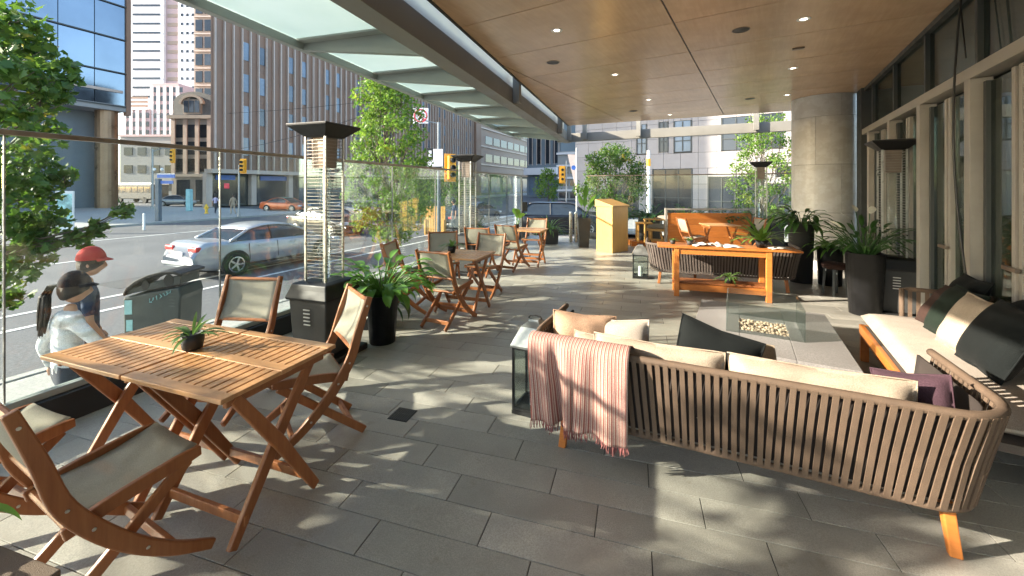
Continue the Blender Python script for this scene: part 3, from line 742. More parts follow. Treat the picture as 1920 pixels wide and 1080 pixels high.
# striped blanket over the left end of the sofa back
def striped():
    m,t,b,n,l=nt('striped blanket'); uv=n('ShaderNodeUVMap'); sp_=n('ShaderNodeSeparateXYZ'); l(uv.outputs[0],sp_.inputs[0])
    a=n('ShaderNodeMath'); a.operation='MULTIPLY'; a.inputs[1].default_value=31; l(sp_.outputs[0],a.inputs[0])
    f=n('ShaderNodeMath'); f.operation='FRACT'; l(a.outputs[0],f.inputs[0])
    cr=n('ShaderNodeValToRGB'); e=cr.color_ramp; e.interpolation='CONSTANT'
    e.elements[0].position=0; e.elements[0].color=(.30,.095,.075,1); e.elements[1].position=.36; e.elements[1].color=(.50,.35,.29,1)
    x=e.elements.new(.60); x.color=(.23,.085,.075,1); x=e.elements.new(.74); x.color=(.56,.43,.36,1)
    l(f.outputs[0],cr.inputs[0]); v=coords(t,1); f2=noise(t,v,220,2); col=mix(t,f2,mix(t,.35,cr.outputs[0],(.1,.05,.04)),cr.outputs[0])
    l(col,b.inputs['Base Color']); b.inputs['Roughness'].default_value=.95; bump(t,b,f2,.4,.002); return m
M['blanket']=striped()
def blanket():
    ns,nu=44,40; path=[]
    # inside the seat -> over rail -> down the outside
    ctl=[(.26,.50),(.20,.62),(.07,.70),(-.01,.712),(-.055,.675),(-.060,.55),(-.045,.43),(-.035,.30),(-.030,.215)]
    sp_=spline([(0,y,z) for y,z in ctl],ns); rows=[];uvs=[]
    for j,p in enumerate(sp_):
        t=j/ns; row=[]
        for i in range(nu+1):
            u=i/nu; x=-1.07+.60*u
            fold=max(0,(t-.40)/.60); w_=.022*math.sin(u*15+1.2*t)+.014*math.sin(u*31+2.0)
            w_+= .055*math.exp(-((u-.27)/.055)**2)*(-1)+ .03*math.exp(-((u-.17)/.05)**2)
            xx=x+.035*fold*math.sin(u*9)*.6+ (.05*fold*(1-u) if u<.5 else 0)-.02*fold
            zz=p.z+(-.055*(u)*max(0,t-.3)) + .010*math.sin(u*20)*max(0,t-.85)*4
            q=on1(xx,p.y-w_*fold-.012*fold-.004,zz); row.append(q); uvs.append((u,t))
        rows.append(row)
    m=MB().grid(rows); me=m.mesh('blanket'); me.materials.append(M['blanket']); uvl=me.uv_layers.new(name='UVMap')
    for lp in me.loops: uvl.data[lp.index].uv=uvs[lp.vertex_index]
    me.shade_smooth(); o=bpy.data.objects.new('striped_blanket',me); COL.objects.link(o)
    s_=o.modifiers.new('s','SOLIDIFY'); s_.thickness=.007; s_.offset=0
    tag(o,'red and cream striped fringed blanket draped over the foreground sofa','blanket')
    fr=MB(); rnd=random.Random(4)
    for i in range(110):
        u=i/109*nu; k=min(int(u),nu-1); p=rows[-1][k].lerp(rows[-1][k+1],u-k)
        d=Vector((rnd.uniform(-.012,.012),rnd.uniform(-.012,.006),-rnd.uniform(.03,.05)))
        fr.tube([p+Vector((0,0,.006)),p+d*.5+Vector((rnd.uniform(-.004,.004),0,0)),p+d],[.0034,.003,.002],4)
    f=fr.build('fringe',mat('fringe',(.24,.085,.08),.9,.4,30),o); f['kind']='stuff'
blanket()
# chaise sofa along the glazed wall
wa=gp(1610,583,.45); wb2=gp(1705,697,.45)
s2dir=(wb2-wa).normalized(); s2ang=math.atan2(s2dir.y,s2dir.x)      # along the front edge towards the camera
s2=thing('chaise_sofa','low orange-legged chaise sofa with long off-white seat against the glazed doors','sofa',(wa.x,wa.y,0),s2ang,'woven strap sofas')
L2=1.96; D2=.86                                                     # local x along front edge (to camera), y towards the wall
sgn=1
MB().box((L2/2,.02,.285),(L2,.035,.09)).build('front_rail',M['orange'],s2,bevel=.005)
MB().box((.02,D2/2,.285),(.035,D2-.04,.09)).build('end_rail',M['orange'],s2,bevel=.005)
for x in (.035,L2-.035):
    for y in (.035,D2-.035): MB().box((x,y,.1195),(.06,.06,.239)).build('leg',M['orange'],s2,bevel=.005)
MB().box((L2/2,D2/2,.305),(L2-.05,D2-.05,.045)).build('seat_base',M['strapdk'],s2)
o=pillow_mesh(L2-.02,D2-.02,.17,.97,20).build('seat_cushion',M['white_cushion'],s2,smooth=True,loc=(L2/2,D2/2,.41))
# back + far arm of straps
pth=[(.0,.30),(.0,D2-.16)]+[(.16-.16*math.cos(a),D2-.16+.16*math.sin(a)) for a in [R(x) for x in (15,30,45,60,75,90)]]+[(L2-.16,D2)]+[(L2-.16+.16*math.sin(a),D2-.16+.16*math.cos(a)) for a in [R(x) for x in (15,30,45,60,75,90)]]+[(L2,.34)]
rs=resample(pth,.055)
MB().tube([(rs[0][0],rs[0][1],.36)]+[(x,y,.70) for x,y in rs]+[(rs[-1][0],rs[-1][1],.36)],.02,8).build('back_rail',M['strap'],s2,smooth=True)
for k,(x,y) in enumerate(rs):
    a0=rs[max(k-1,0)];a1=rs[min(k+1,len(rs)-1)]; tan=Vector((a1[0]-a0[0],a1[1]-a0[1],0)).normalized()
    MB().ribbon([(0,0,.19),(0,0,-.17)],.027,.008,tan).build('strap',M['strap'],s2,loc=(x,y,.51))
def on2(x,y,z): v=Matrix.Rotation(s2ang,3,'Z')@Vector((x,y,0)); return Vector((wa.x+v.x,wa.y+v.y,z))
def cush2(label,x,y,m,w=.50,h=.50,lean=68,tw=0,z=.70,t=.15,seed=0): pillow(label,on2(x,y,z),(R(lean),0,s2ang+tw),w,h,t,m,.6,.012,seed)
cush2('black cushion leaning in the far corner of the chaise sofa',.26,D2-.26,'blackfab',.42,.42,62,R(4),.70,.15,11)
cush2('brown cushion half hidden between two dark ones on the chaise',.44,D2-.42,'brownfab',.38,.36,58,R(6),.655,.13,12)
cush2('dark green cushion in the middle of the chaise sofa',.66,D2-.42,'greenfab',.42,.42,62,R(6),.67,.17,13)
cush2('cream cushion leaning between dark cushions on the chaise',.98,D2-.44,'cushion',.42,.42,64,R(8),.67,.15,14)
cush2('large black cushion nearest the camera on the chaise sofa',1.32,D2-.42,'blackfab',.46,.46,62,R(6),.69,.18,15)
cush2('black cushion lying along the top of the chaise backrest',.86,D2-.08,'blackfab',.40,.32,30,R(-4),.80,.12,16)
# rear sofa, back to the console
s3=make_sofa('dark strap sofa standing behind the orange console table',L=2.25,strap='strapdk',legm='teak',seatm='tan_cushion',step=.044)
s3.location=(3.30,6.44,0); s3.rotation_euler=(0,0,R(-20))
# ---------------- low concrete fire table
FL_=gp(1316,561,.38); FR_=gp(1546,589,.38); NR_=gp(1605,694,.38)
ex=(FR_-FL_).normalized(); fa=math.atan2(ex.y,ex.x); fw_=(FR_-FL_).length
ft=thing('fire_table','low grey concrete fire table with a glass wind guard and pebbles','fire table',(FL_.x,FL_.y,0),fa)
fl=1.42
fx0,fx1,fy0,fy1=.26,.82,-.98,-.42     # opening of the tray in local coordinates
for nm,(x0,x1,y0,y1) in (('slab',(0,fx0+.10,-fl,0)),('slab',(fx1-.10,fw_,-fl,0)),('slab',(fx0+.101,fx1-.101,fy1-.10,0)),('slab',(fx0+.101,fx1-.101,-fl,fy0+.10))):
    B(((x0+x1)/2,(y0+y1)/2,.34),(x1-x0-.002,y1-y0-.002,.08)).build(nm,M['slab'],ft,bevel=.003)
B((fw_/2,-fl/2,.15),(fw_-.12,fl-.12,.299)).build('plinth',M['slab'],ft)
B(((fx0+fx1)/2,(fy0+fy1)/2,.315),(.40,.40,.03)).build('tray',M['black'],ft)
M['pebble']=mat('pebble',(.62,.46,.33),.6,.25,9,obv=.3)
rnd=random.Random(3); peb=[]
for k in range(3):
    m=MB(); vs=[];
    for j,(rr,z) in enumerate(((.2,-.8),(.85,-.45),(1,0),(.8,.5),(.25,.8))):
        for i in range(7): a=2*math.pi*i/7; q=1+.2*rnd.uniform(-1,1); vs.append((rr*q*math.cos(a)*.017,rr*q*math.sin(a)*.013,z*.011))
    fs=[(7*j+i,7*j+(i+1)%7,7*j+7+(i+1)%7,7*j+7+i) for j in range(4) for i in range(7)]+[tuple(range(6,-1,-1)),tuple(range(28,35))]
    o=m.add(vs,fs).build('pebble',M['pebble'],ft,smooth=True); peb.append(o)
cnt=0
for gy in range(15):
    for gx in range(15):
        o=peb[cnt%3] if cnt<3 else inst(peb[cnt%3],ft,(0,0,0)); cnt+=1
        o.location=((fx0+fx1)/2-.18+gx*.0257+rnd.uniform(-.008,.008),(fy0+fy1)/2-.18+gy*.0257+rnd.uniform(-.008,.008),.352+rnd.uniform(0,.022)); o.rotation_euler=(rnd.uniform(-.6,.6),rnd.uniform(-.6,.6),rnd.uniform(0,6))
for (x0,x1,y0,y1) in ((fx0,fx1,fy0,fy0+.008),(fx0,fx1,fy1-.008,fy1),(fx0,fx0+.008,fy0+.009,fy1-.009),(fx1-.008,fx1,fy0+.009,fy1-.009)):
    B(((x0+x1)/2,(y0+y1)/2,.505),(x1-x0,y1-y0,.25)).build('glass_guard',M['fireglass'],ft)
# ---------------- orange console table with things on it
k0=gp(1234,460.5,.74); k1=gp(1507,471.7,.74); kd=k1-k0; ka=math.atan2(kd.y,kd.x); KL=kd.length; KD=.46
con=thing('console_table','bright orange hardwood console table in front of the dark sofa','table',(k0.x,k0.y,0),ka)
for j in range(5): B((KL/2,KD*(j+.5)/5,.727),(KL,KD/5-.004,.026)).build('top_board',M['orange'],con,bevel=.003)
lx0=.26; lx1=KL-.40
for x in (lx0,lx1):
    for y in (.05,KD-.05): B((x,y,.3565),(.07,.06,.713)).build('leg',M['orange'],con,bevel=.004)
for z,h in ((.668,.085),(.14,.09)):
    for y in (.05,KD-.05): B(((lx0+lx1)/2,y,z),(lx1-lx0-.072,.035,h)).build('rail',M['orange'],con,bevel=.003)
for x in (lx0,lx1): B((x,KD/2,.14),(.035,KD-.165,.08)).build('end_rail',M['orange'],con)
for j in range(4): B(((lx0+lx1)/2,.075+.075*j+.04,.198),(lx1-lx0+.05,.07,.02)).build('shelf_slat',M['teak'],con)
def onk(x,y,z): v=Matrix.Rotation(ka,3,'Z')@Vector((x,y,0)); return Vector((k0.x+v.x,k0.y+v.y,z))
# ---------------- lecterns, lanterns
lb=gp(1152,473,0)
lec=thing('lectern','yellow maple host lectern with sloping top near the far end','lectern',(lb.x,lb.y+.22,0),R(-24))
def slopebox(w,d,z0,zf,zb):
    x,y=w/2,d/2; return MB().add([(-x,-y,z0),(x,-y,z0),(x,y,z0),(-x,y,z0),(-x,-y,zb),(x,-y,zf),(x,y,zf),(-x,y,zb)],[(0,3,2,1),(4,5,6,7),(0,1,5,4),(1,2,6,5),(2,3,7,6),(3,0,4,7)])
slopebox(.50,.62,.0,1.12,1.27).build('body',M['maple'],lec,bevel=.006)
slopebox(.56,.66,1.12,1.15,1.30).build('top',M['maple'],lec,bevel=.004); lec.children[-1].location=(0,0,.004); 
lec.rotation_euler=(0,0,R(-52))
M['lantern']=mat('lantern zinc',(.28,.29,.28),.4,.2,8,metal=.7)
def make_lantern(label,loc,rz,w=.27,h=.62):
    r=thing('lantern',label,'lantern',loc,rz,'metal and glass lanterns')
    def sq(prof,m=MB): return MB().lathe([(a*math.sqrt(2)/2,z) for a,z in prof],4,a0=R(45))
    sq([(w,0),(w,.025),(w*.94,.03)]).build('base',M['black'],r)
    for x in (-1,1):
        for y in (-1,1): B((x*(w/2-.010),y*(w/2-.010),h*.37),(.016,.016,h*.74-.06)).build('corner_bar',M['black'],r)
    for a in range(4):
        p=Matrix.Rotation(a*R(90),3,'Z')@Vector((0,w/2-.010,h*.37)); B((0,0,0),(w-.04,.004,h*.74-.06)).build('pane',M['fireglass'],r,loc=p,rz=a*R(90))
        for zz in (.03+.008,h*.74-.038): 
            p=Matrix.Rotation(a*R(90),3,'Z')@Vector((0,w/2-.010,zz)); B((0,0,0),(w-.038,.014,.014)).build('cross_bar',M['black'],r,loc=p,rz=a*R(90))
    sq([(w*1.05,h*.74-.03),(w*1.06,h*.74-.015),(w*.62,h*.90),(w*.30,h*.95),(w*.28,h*.97)]).build('roof',M['lantern'],r)
    MB().tube([(-.05,0,h*.965),(-.04,0,h*.99),(0,0,h),(.04,0,h*.99),(.05,0,h*.965)],.006,6).build('handle',M['black'],r)
    MB().lathe([(.001,.028),(.04,.029),(.04,.20),(.001,.205)],14).build('candle',M['white'],r,smooth=False)
    return r
make_lantern('grey metal lantern on the floor at the left end of the foreground sofa',(.17,2.98,0),R(-25),.26,.68)
make_lantern('black lantern with a pale roof beside the orange console',gp(1201,520,0),R(-18),.27,.60)
# ---------------- far partition and the far seating group
pt=Vector((sx(1250,10.3),10.3,0)); pw=sx(1410,10.3)-pt.x
par=thing('wood_partition','low orange plank screen with a pale metal frame at the far end','partition',(pt.x+pw/2,10.3,0),R(-3))
for j in range(6): B((0,0,.12+j*.152),(pw-.1,.03,.149)).build('plank',M['orange'],par,bevel=.003)
for s_ in (-1,1): B((s_*pw/2,0,.54),(.05,.06,1.07)).build('frame_post',M['frame'],par)
B((0,0,1.05),(pw-.052,.06,.045)).build('frame_rail',M['frame'],par)
t4=dup(tB,(4.85,9.55,0),R(-5),'teak folding table in front of the orange plank screen')
dup(ch,(4.22,9.45,0),facing(1,.05),'teak folding chair left of the table at the orange plank screen')
dup(ch,(5.48,9.5,0),facing(-1,.0),'teak folding chair right of the table at the orange plank screen')
dk=struct('timber_deck'); p0=gp(1188,462,0)
for j in range(5): B((0,0,0),(1.6,.16,.14)).build('deck_board',M['orange'],dk,bevel=.004,loc=(p0.x+.75,p0.y+.02+j*.165,.07),rz=R(-3))
def make_armchair(label,loc,rz):
    r=thing('wooden_armchair',label,'chair',loc,rz)
    for x in (-.27,.27):
        for y in (-.25,.25): B((x,y,.30),(.055,.055,.60)).build('leg',M['maple'],r,bevel=.004)
        B((x,0,.622),(.07,.58,.04)).build('armrest',M['maple'],r,bevel=.005); B((x,0,.09),(.04,.44,.05)).build('side_rail',M['maple'],r)
    B((0,0,.34),(.48,.52,.06)).build('seat_frame',M['maple'],r); pillow_mesh(.5,.5,.13,.9).build('seat_cushion',M['sling'],r,smooth=True,loc=(0,0,.42))
    pillow_mesh(.48,.42,.12,.8).build('back_cushion',M['cushion'],r,smooth=True,loc=(0,-.22,.66)); r.children[-1].rotation_euler=(R(80),0,0)
    return r
make_armchair('small maple armchair on the timber deck beside the lectern',(sx(1232,10.9),10.9,.14),R(60))
bx=thing('side_table','small square maple side table on the timber deck','table',(sx(1207,11.05),11.05,.14),R(-10))
B((0,0,.50),(.42,.42,.03)).build('top',M['maple'],bx,bevel=.004)
for x in (-1,1):
    for y in (-1,1): B((x*.17,y*.17,.2425),(.05,.05,.485)).build('leg',M['maple'],bx)
# stool in the shade
st_=thing('side_stool','small dark round stool in the shade beside the marble column','stool',(sx(1566,6.1),6.1,0))
MB().lathe([(.001,.40),(.15,.40),(.17,.43),(.17,.46),(.14,.48),(.001,.485)],20).build('seat',M['brownfab'],st_,smooth=True)
for k in range(4):
    a=R(45+90*k); MB().bar((.12*math.cos(a),.12*math.sin(a),.405),(.15*math.cos(a),.15*math.sin(a),0),.03,.03).build('leg',M['framedk'],st_)
# ================================================================ PLANTS AND TREES
def blade(L,W,arch,n=6,fold=.25,tip=1.0,wid=None):   # arching leaf from the origin, rising then bending over along +y
    rows=[];y=z=0.0;a=R(78)
    for j in range(n+1):
        t=j/n; w_=W*(wid(t) if wid else (math.sin(math.pi*min(1,.08+t*.92))**.75))/2
        if j==n: w_=.001
        rows.append([(-w_,y,z+w_*fold),(0,y,z),(w_,y,z+w_*fold)])
        a-=arch/n; y+=L/n*math.cos(a); z+=L/n*math.sin(a)
    return MB().grid(rows)
def stemleaf(L,W,stem,arch):           # long stalk then a broad blade
    m=MB(); pts=[];y=z=0.0;a=R(82);n=5
    for j in range(n+1): pts.append((0,y,z)); a-=arch*.35/n; y+=stem/n*math.cos(a); z+=stem/n*math.sin(a)
    m.tube(pts,[.006]*5+[.004],5,False); rows=[]; N=7
    y,z=pts[-1][1],pts[-1][2]; yy,zz=y,z
    for j in range(N+1):
        t=j/N; w_=W*math.sin(math.pi*min(1,.06+.94*t**.85))**.8/2
        if j==N: w_=.001
        rows.append([(-w_,yy,zz+w_*.3),(-w_*.5,yy,zz+w_*.1),(0,yy,zz),(w_*.5,yy,zz+w_*.1),(w_,yy,zz+w_*.3)]); a-=arch*.65/N; yy+=L/N*math.cos(a); zz+=L/N*math.sin(a)
    m.grid(rows); return m
def put(src,parent,loc,rot,s,used):
    if src.name in used: o=src.copy(); COL.objects.link(o); o.parent=parent
    else: o=src; used.add(src.name)
    o.location=loc; o.rotation_euler=rot; o.scale=(s,s,s); return o
def plant(label,loc,pot,leaves,n,zs,name='potted_plant',seed=0,tilt=(0,45),size=(.7,1.15),m='leafd',spread=.03,rz=0,potm='blackpot',group='potted plants on the terrace'):
    """pot: lathe profile (square if 4-sided); leaves: list of MB; zs: z of the soil"""
    rnd=random.Random(seed); r=thing(name,label,'plant',loc,rz,group)
    prof,sides=pot
    MB().lathe([(a*(math.sqrt(2) if sides==4 else 1),z) for a,z in prof],sides,a0=R(45) if sides==4 else 0).build('pot',M[potm],r,smooth=sides>8)
    rr=[a for a,z in prof if abs(z-prof[-1][1])<.12]; rad=max(rr)*.90
    MB().lathe([(.001,zs+.004),(rad*(math.sqrt(2) if sides==4 else 1)*.97,zs)],sides,a0=R(45) if sides==4 else 0).build('soil',M['soil'],r)
    src=[l.build('leaf',M[m],r,smooth=True) for l in leaves]; used=set()
    for i in range(n):
        a=rnd.uniform(0,2*math.pi); q=rnd.random(); tl_=R(tilt[0]+(tilt[1]-tilt[0])*q)
        d=spread*math.sqrt(q)
        put(src[i%len(src)],r,(d*math.sin(-a),d*math.cos(a),zs),(-tl_,rnd.uniform(-.15,.15),a),rnd.uniform(*size),used)
    return r
def tub(r0,r1,h,t=.02): return ([(r0,0),(r1,h),(r1+.004,h),(r1-t,h),(r1-t,h-.04)],22)
def sqtub(a0,a1,h,t=.02): return ([(a0,0),(a1,h),(a1-t,h),(a1-t,h-.04)],4)
# small pots on tables
bowl=([(.034,0),(.046,.01),(.053,.05),(.052,.09),(.046,.09),(.046,.08)],18)
tz=.741
P0=gp(361,655,tz)
small=[blade(.15,.022,R(70)),blade(.12,.020,R(95)),blade(.17,.018,R(55))]
plant('small spiky green plant in a black bowl on the near table',P0,bowl,small,26,.075,seed=1,m='grassy',tilt=(0,60))
def sp_(): return [blade(.15,.022,R(70)),blade(.12,.020,R(95)),blade(.17,.018,R(55))]
plant('small grassy plant in a black pot on the shelf of the orange console',onk(.98,.17,.209),bowl,[blade(.2,.03,R(70)),blade(.17,.028,R(95))],26,.075,seed=2,m='grassy',tilt=(0,60))
plant('tiny pale succulent in a pot at the left end of the console',onk(.22,.25,.741),([(.03,0),(.045,.06),(.04,.06),(.04,.052)],14),[blade(.07,.02,R(60))],22,.052,seed=3,m='grassy',potm='greypot')
plant('tiny potted succulent second from the left on the console',onk(.46,.22,.741),([(.035,0),(.05,.07),(.045,.07),(.045,.06)],14),[blade(.08,.022,R(60))],22,.06,seed=4,m='grassy',potm='greypot')
plant('bushy green plant in a black pot on the right end of the console',onk(1.42,.26,.741),([(.06,0),(.085,.10),(.08,.10),(.08,.09)],18),[blade(.46,.045,R(45)),blade(.38,.04,R(70))],44,.09,seed=5,m='leafl',tilt=(0,45))
plant('small flowering plant in a pot on the middle street-side table',(-.80,5.42,.741),bowl,[blade(.2,.03,R(60)),blade(.16,.03,R(90))],22,.075,seed=6,m='grassy')
plant('pot with one broad bright leaf on the farthest street-side table',(.10,8.62,.741),bowl,[stemleaf(.24,.17,.20,R(40))],4,.075,seed=9,m='leafl',tilt=(0,25))
# big houseplants
plant('lush broad-leaved plant in a tall black pot beside the near heater',gp(717,640,0),tub(.13,.165,.50),[stemleaf(.19,.085,.34,R(95)),stemleaf(.18,.08,.22,R(120)),stemleaf(.20,.09,.44,R(75))],110,.46,seed=10,m='leafl',tilt=(0,42),size=(.75,1.1),spread=.08)
plant('lower dark foliage plant in a black trough between heater and middle table',(-1.55,4.75,0),sqtub(.15,.17,.30),[stemleaf(.20,.09,.14,R(110)),blade(.34,.05,R(100))],44,.26,seed=11,m='leafd',tilt=(0,60),spread=.10)
plant('peace lily with white flowers in a large black pot by the shaded heater',(sx(1622,5.2),5.2,0),tub(.165,.205,.78),[stemleaf(.32,.06,.38,R(85)),stemleaf(.28,.055,.28,R(110)),stemleaf(.34,.06,.46,R(62))],80,.74,seed=12,m='leafd',tilt=(0,34),size=(.62,.92),spread=.10)
fl=[c for c in bpy.data.objects if c.name.startswith('potted_plant') and c.get('label','').startswith('peace')][0]
for k,(x,y,z,a) in enumerate(((-.22,-.05,1.20,.5),(-.10,.02,1.30,-.2),(-.30,.0,1.10,1.2),(.06,.0,1.28,-.8))):
    f=blade(.16,.08,R(25)).build('flower',M['spathe'],fl,smooth=True,loc=(x,y,z)); f.rotation_euler=(R(-30),R(20),a)
    MB().tube([(x*.2,y,.70),(x*.6,y,z*.8),(x,y,z)],.005,5).build('flower_stem',M['leafd'],fl)
plant('dark leafy plant in a grey cylinder pot left of the marble column',(sx(1502,6.95),6.95,0),tub(.16,.19,1.0),[stemleaf(.28,.08,.30,R(80)),stemleaf(.26,.07,.22,R(105))],60,.97,seed=13,m='leafd',tilt=(0,60),potm='greypot',spread=.08)
plant('green arching plant in a low black pot in front of the marble column',(sx(1556,6.75),6.75,0),([(.16,0),(.18,.62),(.16,.62),(.16,.58)],20),[blade(.50,.05,R(85)),blade(.46,.045,R(60))],50,.58,seed=14,m='leafl',tilt=(0,55))
plant('tall bird of paradise in a tapered grey planter near the terrace exit',gp(1094,463,0),sqtub(.12,.175,.78),[stemleaf(.45,.16,.45,R(35)),stemleaf(.40,.14,.60,R(25))],9,.74,seed=15,m='leafl',tilt=(0,22),potm='greypot')
plant('grassy mixed plants in a grey metal trough at the terrace exit',gp(1030,456,0),([(.22,0),(.25,.42),(.23,.42),(.23,.38)],4),[blade(.50,.035,R(90)),blade(.38,.06,R(110)),blade(.6,.03,R(60))],80,.38,seed=16,m='grassy',tilt=(0,60),potm='greypot',spread=.22)
plant('broad potted plant whose bright leaf enters the lower left corner',(-1.42,.96,.733),bowl,[stemleaf(.15,.06,.06,R(75))],7,.075,seed=21,m='leafl',tilt=(35,75))
# row of planters along the far balustrade
rnd=random.Random(5)
for k in range(6):
    c=FC0+fd*(1.35+k*.95)+Vector((-.10,-.42,0))
    w_=['nearest the lectern','second from left','third from left','fourth from left','fifth from left','rightmost'][k]
    plant('shrub in a long planter box at the far balustrade, '+w_,(c.x,c.y,0),([(.28,0),(.29,.78),(.27,.78),(.27,.74)],4),[stemleaf(.12,.06,.16,R(90)),blade(.26,.03,R(70)),stemleaf(.10,.05,.25,R(70))],90,.74,seed=30+k,m='leafd' if k%2 else 'grassy',tilt=(0,60),potm='framedk',rz=fang,spread=.30,size=(1.0,1.55),group='planters along the far balustrade')
# ---------------- trees
def leafshape(s):                      # five-lobed maple outline, folded
    P=[(0,-.5),(.28,-.30),(.52,-.12),(.30,.06),(.36,.34),(.14,.28),(0,.62),(-.14,.28),(-.36,.34),(-.30,.06),(-.52,-.12),(-.28,-.30)]
    return [(x*s,y*s) for x,y in P]
LS=leafshape(1)
def addleaf(mb,c,s,rnd,simple=True,droop=.5):
    a=rnd.uniform(0,6.283); n=Vector((rnd.gauss(0,.55),rnd.gauss(0,.55),rnd.uniform(.1,1))).normalized()
    t=n.cross(Vector((math.cos(a),math.sin(a),.1))).normalized(); b=n.cross(t)
    if simple:
        q=[c-t*s*.5,c+b*s*.34-n*s*.08,c+t*s*.55,c-b*s*.34-n*s*.08]; mb.add(q,[(0,1,2),(0,2,3)])
    else:
        vs=[c]+[c+b*x*s+t*y*s-n*abs(x)*s*.25 for x,y in LS]; mb.add(vs,[(0,i+1,(i+1)%12+1) for i in range(12)])
def branch(mb,p,q,r0,r1,rnd,n=5,wob=.06):
    pts=[]; d=(q-p).length
    for j in range(n+1):
        t=j/n; pts.append(p.lerp(q,t)+Vector((rnd.gauss(0,1),rnd.gauss(0,1),rnd.gauss(0,.5)))*wob*d*math.sin(math.pi*t)*.4)
    mb.tube(pts,[r0+(r1-r0)*j/n for j in range(n+1)],7); return pts
def tree(name,label,base,height,trunk_r,blobs,nleaf,lsize,m='leaf',seed=0,simple=True,fork=.35,group='street trees'):
    """blobs: list of (centre, radius) leaf clumps reached by limbs"""
    rnd=random.Random(seed); r=thing(name,label,'tree',base,0,group); base=Vector(base)
    tr=MB(); top=Vector((rnd.uniform(-.1,.1),rnd.uniform(-.1,.1),height*.80))
    tp=branch(tr,Vector((0,0,0)),top,trunk_r,trunk_r*.35,rnd,8,.03); o=tr.build('trunk',M['bark'],r,smooth=True)
    lim=MB(); lv=MB(); tot=sum(rad**1.4 for _,rad in blobs)
    for c,rad in blobs:
        c=Vector(c)-base; k=min(max((c.z/height-.18),fork),.95); st=tp[int(k*8)]
        if st.z>c.z-.05: st=tp[max(0,int(k*8)-2)]
        pts=branch(lim,st,c,trunk_r*.22,.008,rnd,5,.10)
        for j in range(5):
            e=c+Vector((rnd.gauss(0,1),rnd.gauss(0,1),rnd.gauss(0,.7))).normalized()*rad*.9
            branch(lim,pts[rnd.randint(3,5)],e,.008,.003,rnd,3,.1)
        for j in range(int(nleaf*rad**1.4/tot)):
            d=Vector((rnd.gauss(0,1),rnd.gauss(0,1),rnd.gauss(0,.75)))
            d=d.normalized()*rad*(rnd.random()**.45)
            addleaf(lv,c+d,lsize*rnd.uniform(.5,1.35),rnd,simple)
    lim.build('limbs',M['bark'],r,smooth=True)
    cr=lv.build('crown',M[m],r); return r
def crown_blobs(c,R_,H,n,rad,seed):
    rnd=random.Random(seed); out=[]
    for i in range(n):
        t=(i+.5)/n; z=-H/2+H*t; prof=math.sin(math.pi*(.12+.82*t))**.8*(1.0-.25*t); a=i*2.4
        q=R_*prof*math.sqrt(rnd.uniform(.25,1)); out.append((Vector(c)+Vector((q*math.cos(a),q*math.sin(a),z)),rad*rnd.uniform(.75,1.2)))
    return out
# street maple whose branches enter at the left edge
bl=[]
for x,y,Y,rad in [(20,40,5.0,.36),(55,85,5.2,.30),(100,125,5.4,.26),(40,140,4.8,.34),(90,180,5.2,.26),(25,215,4.7,.26),(45,300,5.1,.34),(20,350,4.8,.34),(70,355,5.3,.26),(30,420,5.0,.34),(85,420,5.2,.24),(60,470,5.0,.26),(20,500,4.8,.28),(25,555,4.9,.16),(150,445,5.3,.16),(185,425,5.4,.14),(230,395,5.5,.13),(120,330,5.4,.16),(130,150,5.3,.14)]:
    bl.append((dp(x,y,Y),rad))
tb0=ST.p(-7.0,2.2); tb0=Vector((-6.9,4.3,WALK))
rnd=random.Random(2)
for i in range(9):                    # the rest of the crown, left of the frame
    bl.append((Vector((rnd.uniform(-8.3,-6.5),rnd.uniform(3.3,5.8),rnd.uniform(2.3,4.0))),rnd.uniform(.3,.45)))
for i in range(11):  # unseen clumps added to dapple the sun on near floor and sofa
    bl.append((Vector((rnd.uniform(-8.4,-6.4),rnd.uniform(.0,1.5),rnd.uniform(2.1,3.75))),rnd.uniform(.18,.32)))
for i in range(7):  # more out-of-view clumps, placed to break up sunlight farther along
    bl.append((Vector((rnd.uniform(-8.2,-6.4),rnd.uniform(1.7,3.3),rnd.uniform(2.2,3.5))),rnd.uniform(.15,.28)))
tree('maple_tree','big leafy maple reaching into the picture at the left edge',tb0,6.2,.09,bl,6600,.105,'leaf',1,False)
def simple_tree(label,base,H,R_,z0,n,rad,nl,ls,m='leafb',seed=0,name='street_tree',tr=.06):
    b=Vector(base); c=b+Vector((0,0,(z0+H)/2)); return tree(name,label,b,H,tr,crown_blobs(c,R_,H-z0,n,rad,seed),nl,ls,m,seed)
mt=dp(728,450,11.0); mt.z=WALK
simple_tree('young bright green street tree right of the near heater',mt,5.55,1.18,1.05,46,.36,9500,.10,'leafb',4)
tB2=Vector((-8.3,-2.4,WALK)); simple_tree('street maple standing on the pavement just outside the left of the view',tB2,6.6,2.0,1.9,34,.55,6500,.11,'leaf',6)
t_=dp(1146,400,14.5); t_.z=WALK; simple_tree('dark spreading street tree behind the lectern',t_,3.75,1.5,1.7,30,.36,6500,.09,'leaf',7)
t_=dp(1432,400,14.5); t_.z=WALK; simple_tree('pale green street tree behind the far patio heater',t_,4.9,1.35,1.3,28,.36,6000,.09,'leafb',8)
t_=dp(838,400,26); t_.z=WALK; simple_tree('dark rounded street tree far down behind the second heater',t_,3.6,1.7,.9,22,.55,3200,.14,'leaf',9)
t_=dp(768,400,19); t_.z=WALK; simple_tree('low yellowing street tree behind the young bright green one',t_,3.0,1.0,1.0,18,.4,2200,.12,'leafb',10)
t_=dp(1028,380,40); t_.z=WALK; simple_tree('small pale street tree far down the side road',t_,4.0,1.3,1.4,16,.55,1600,.2,'leafb',11)
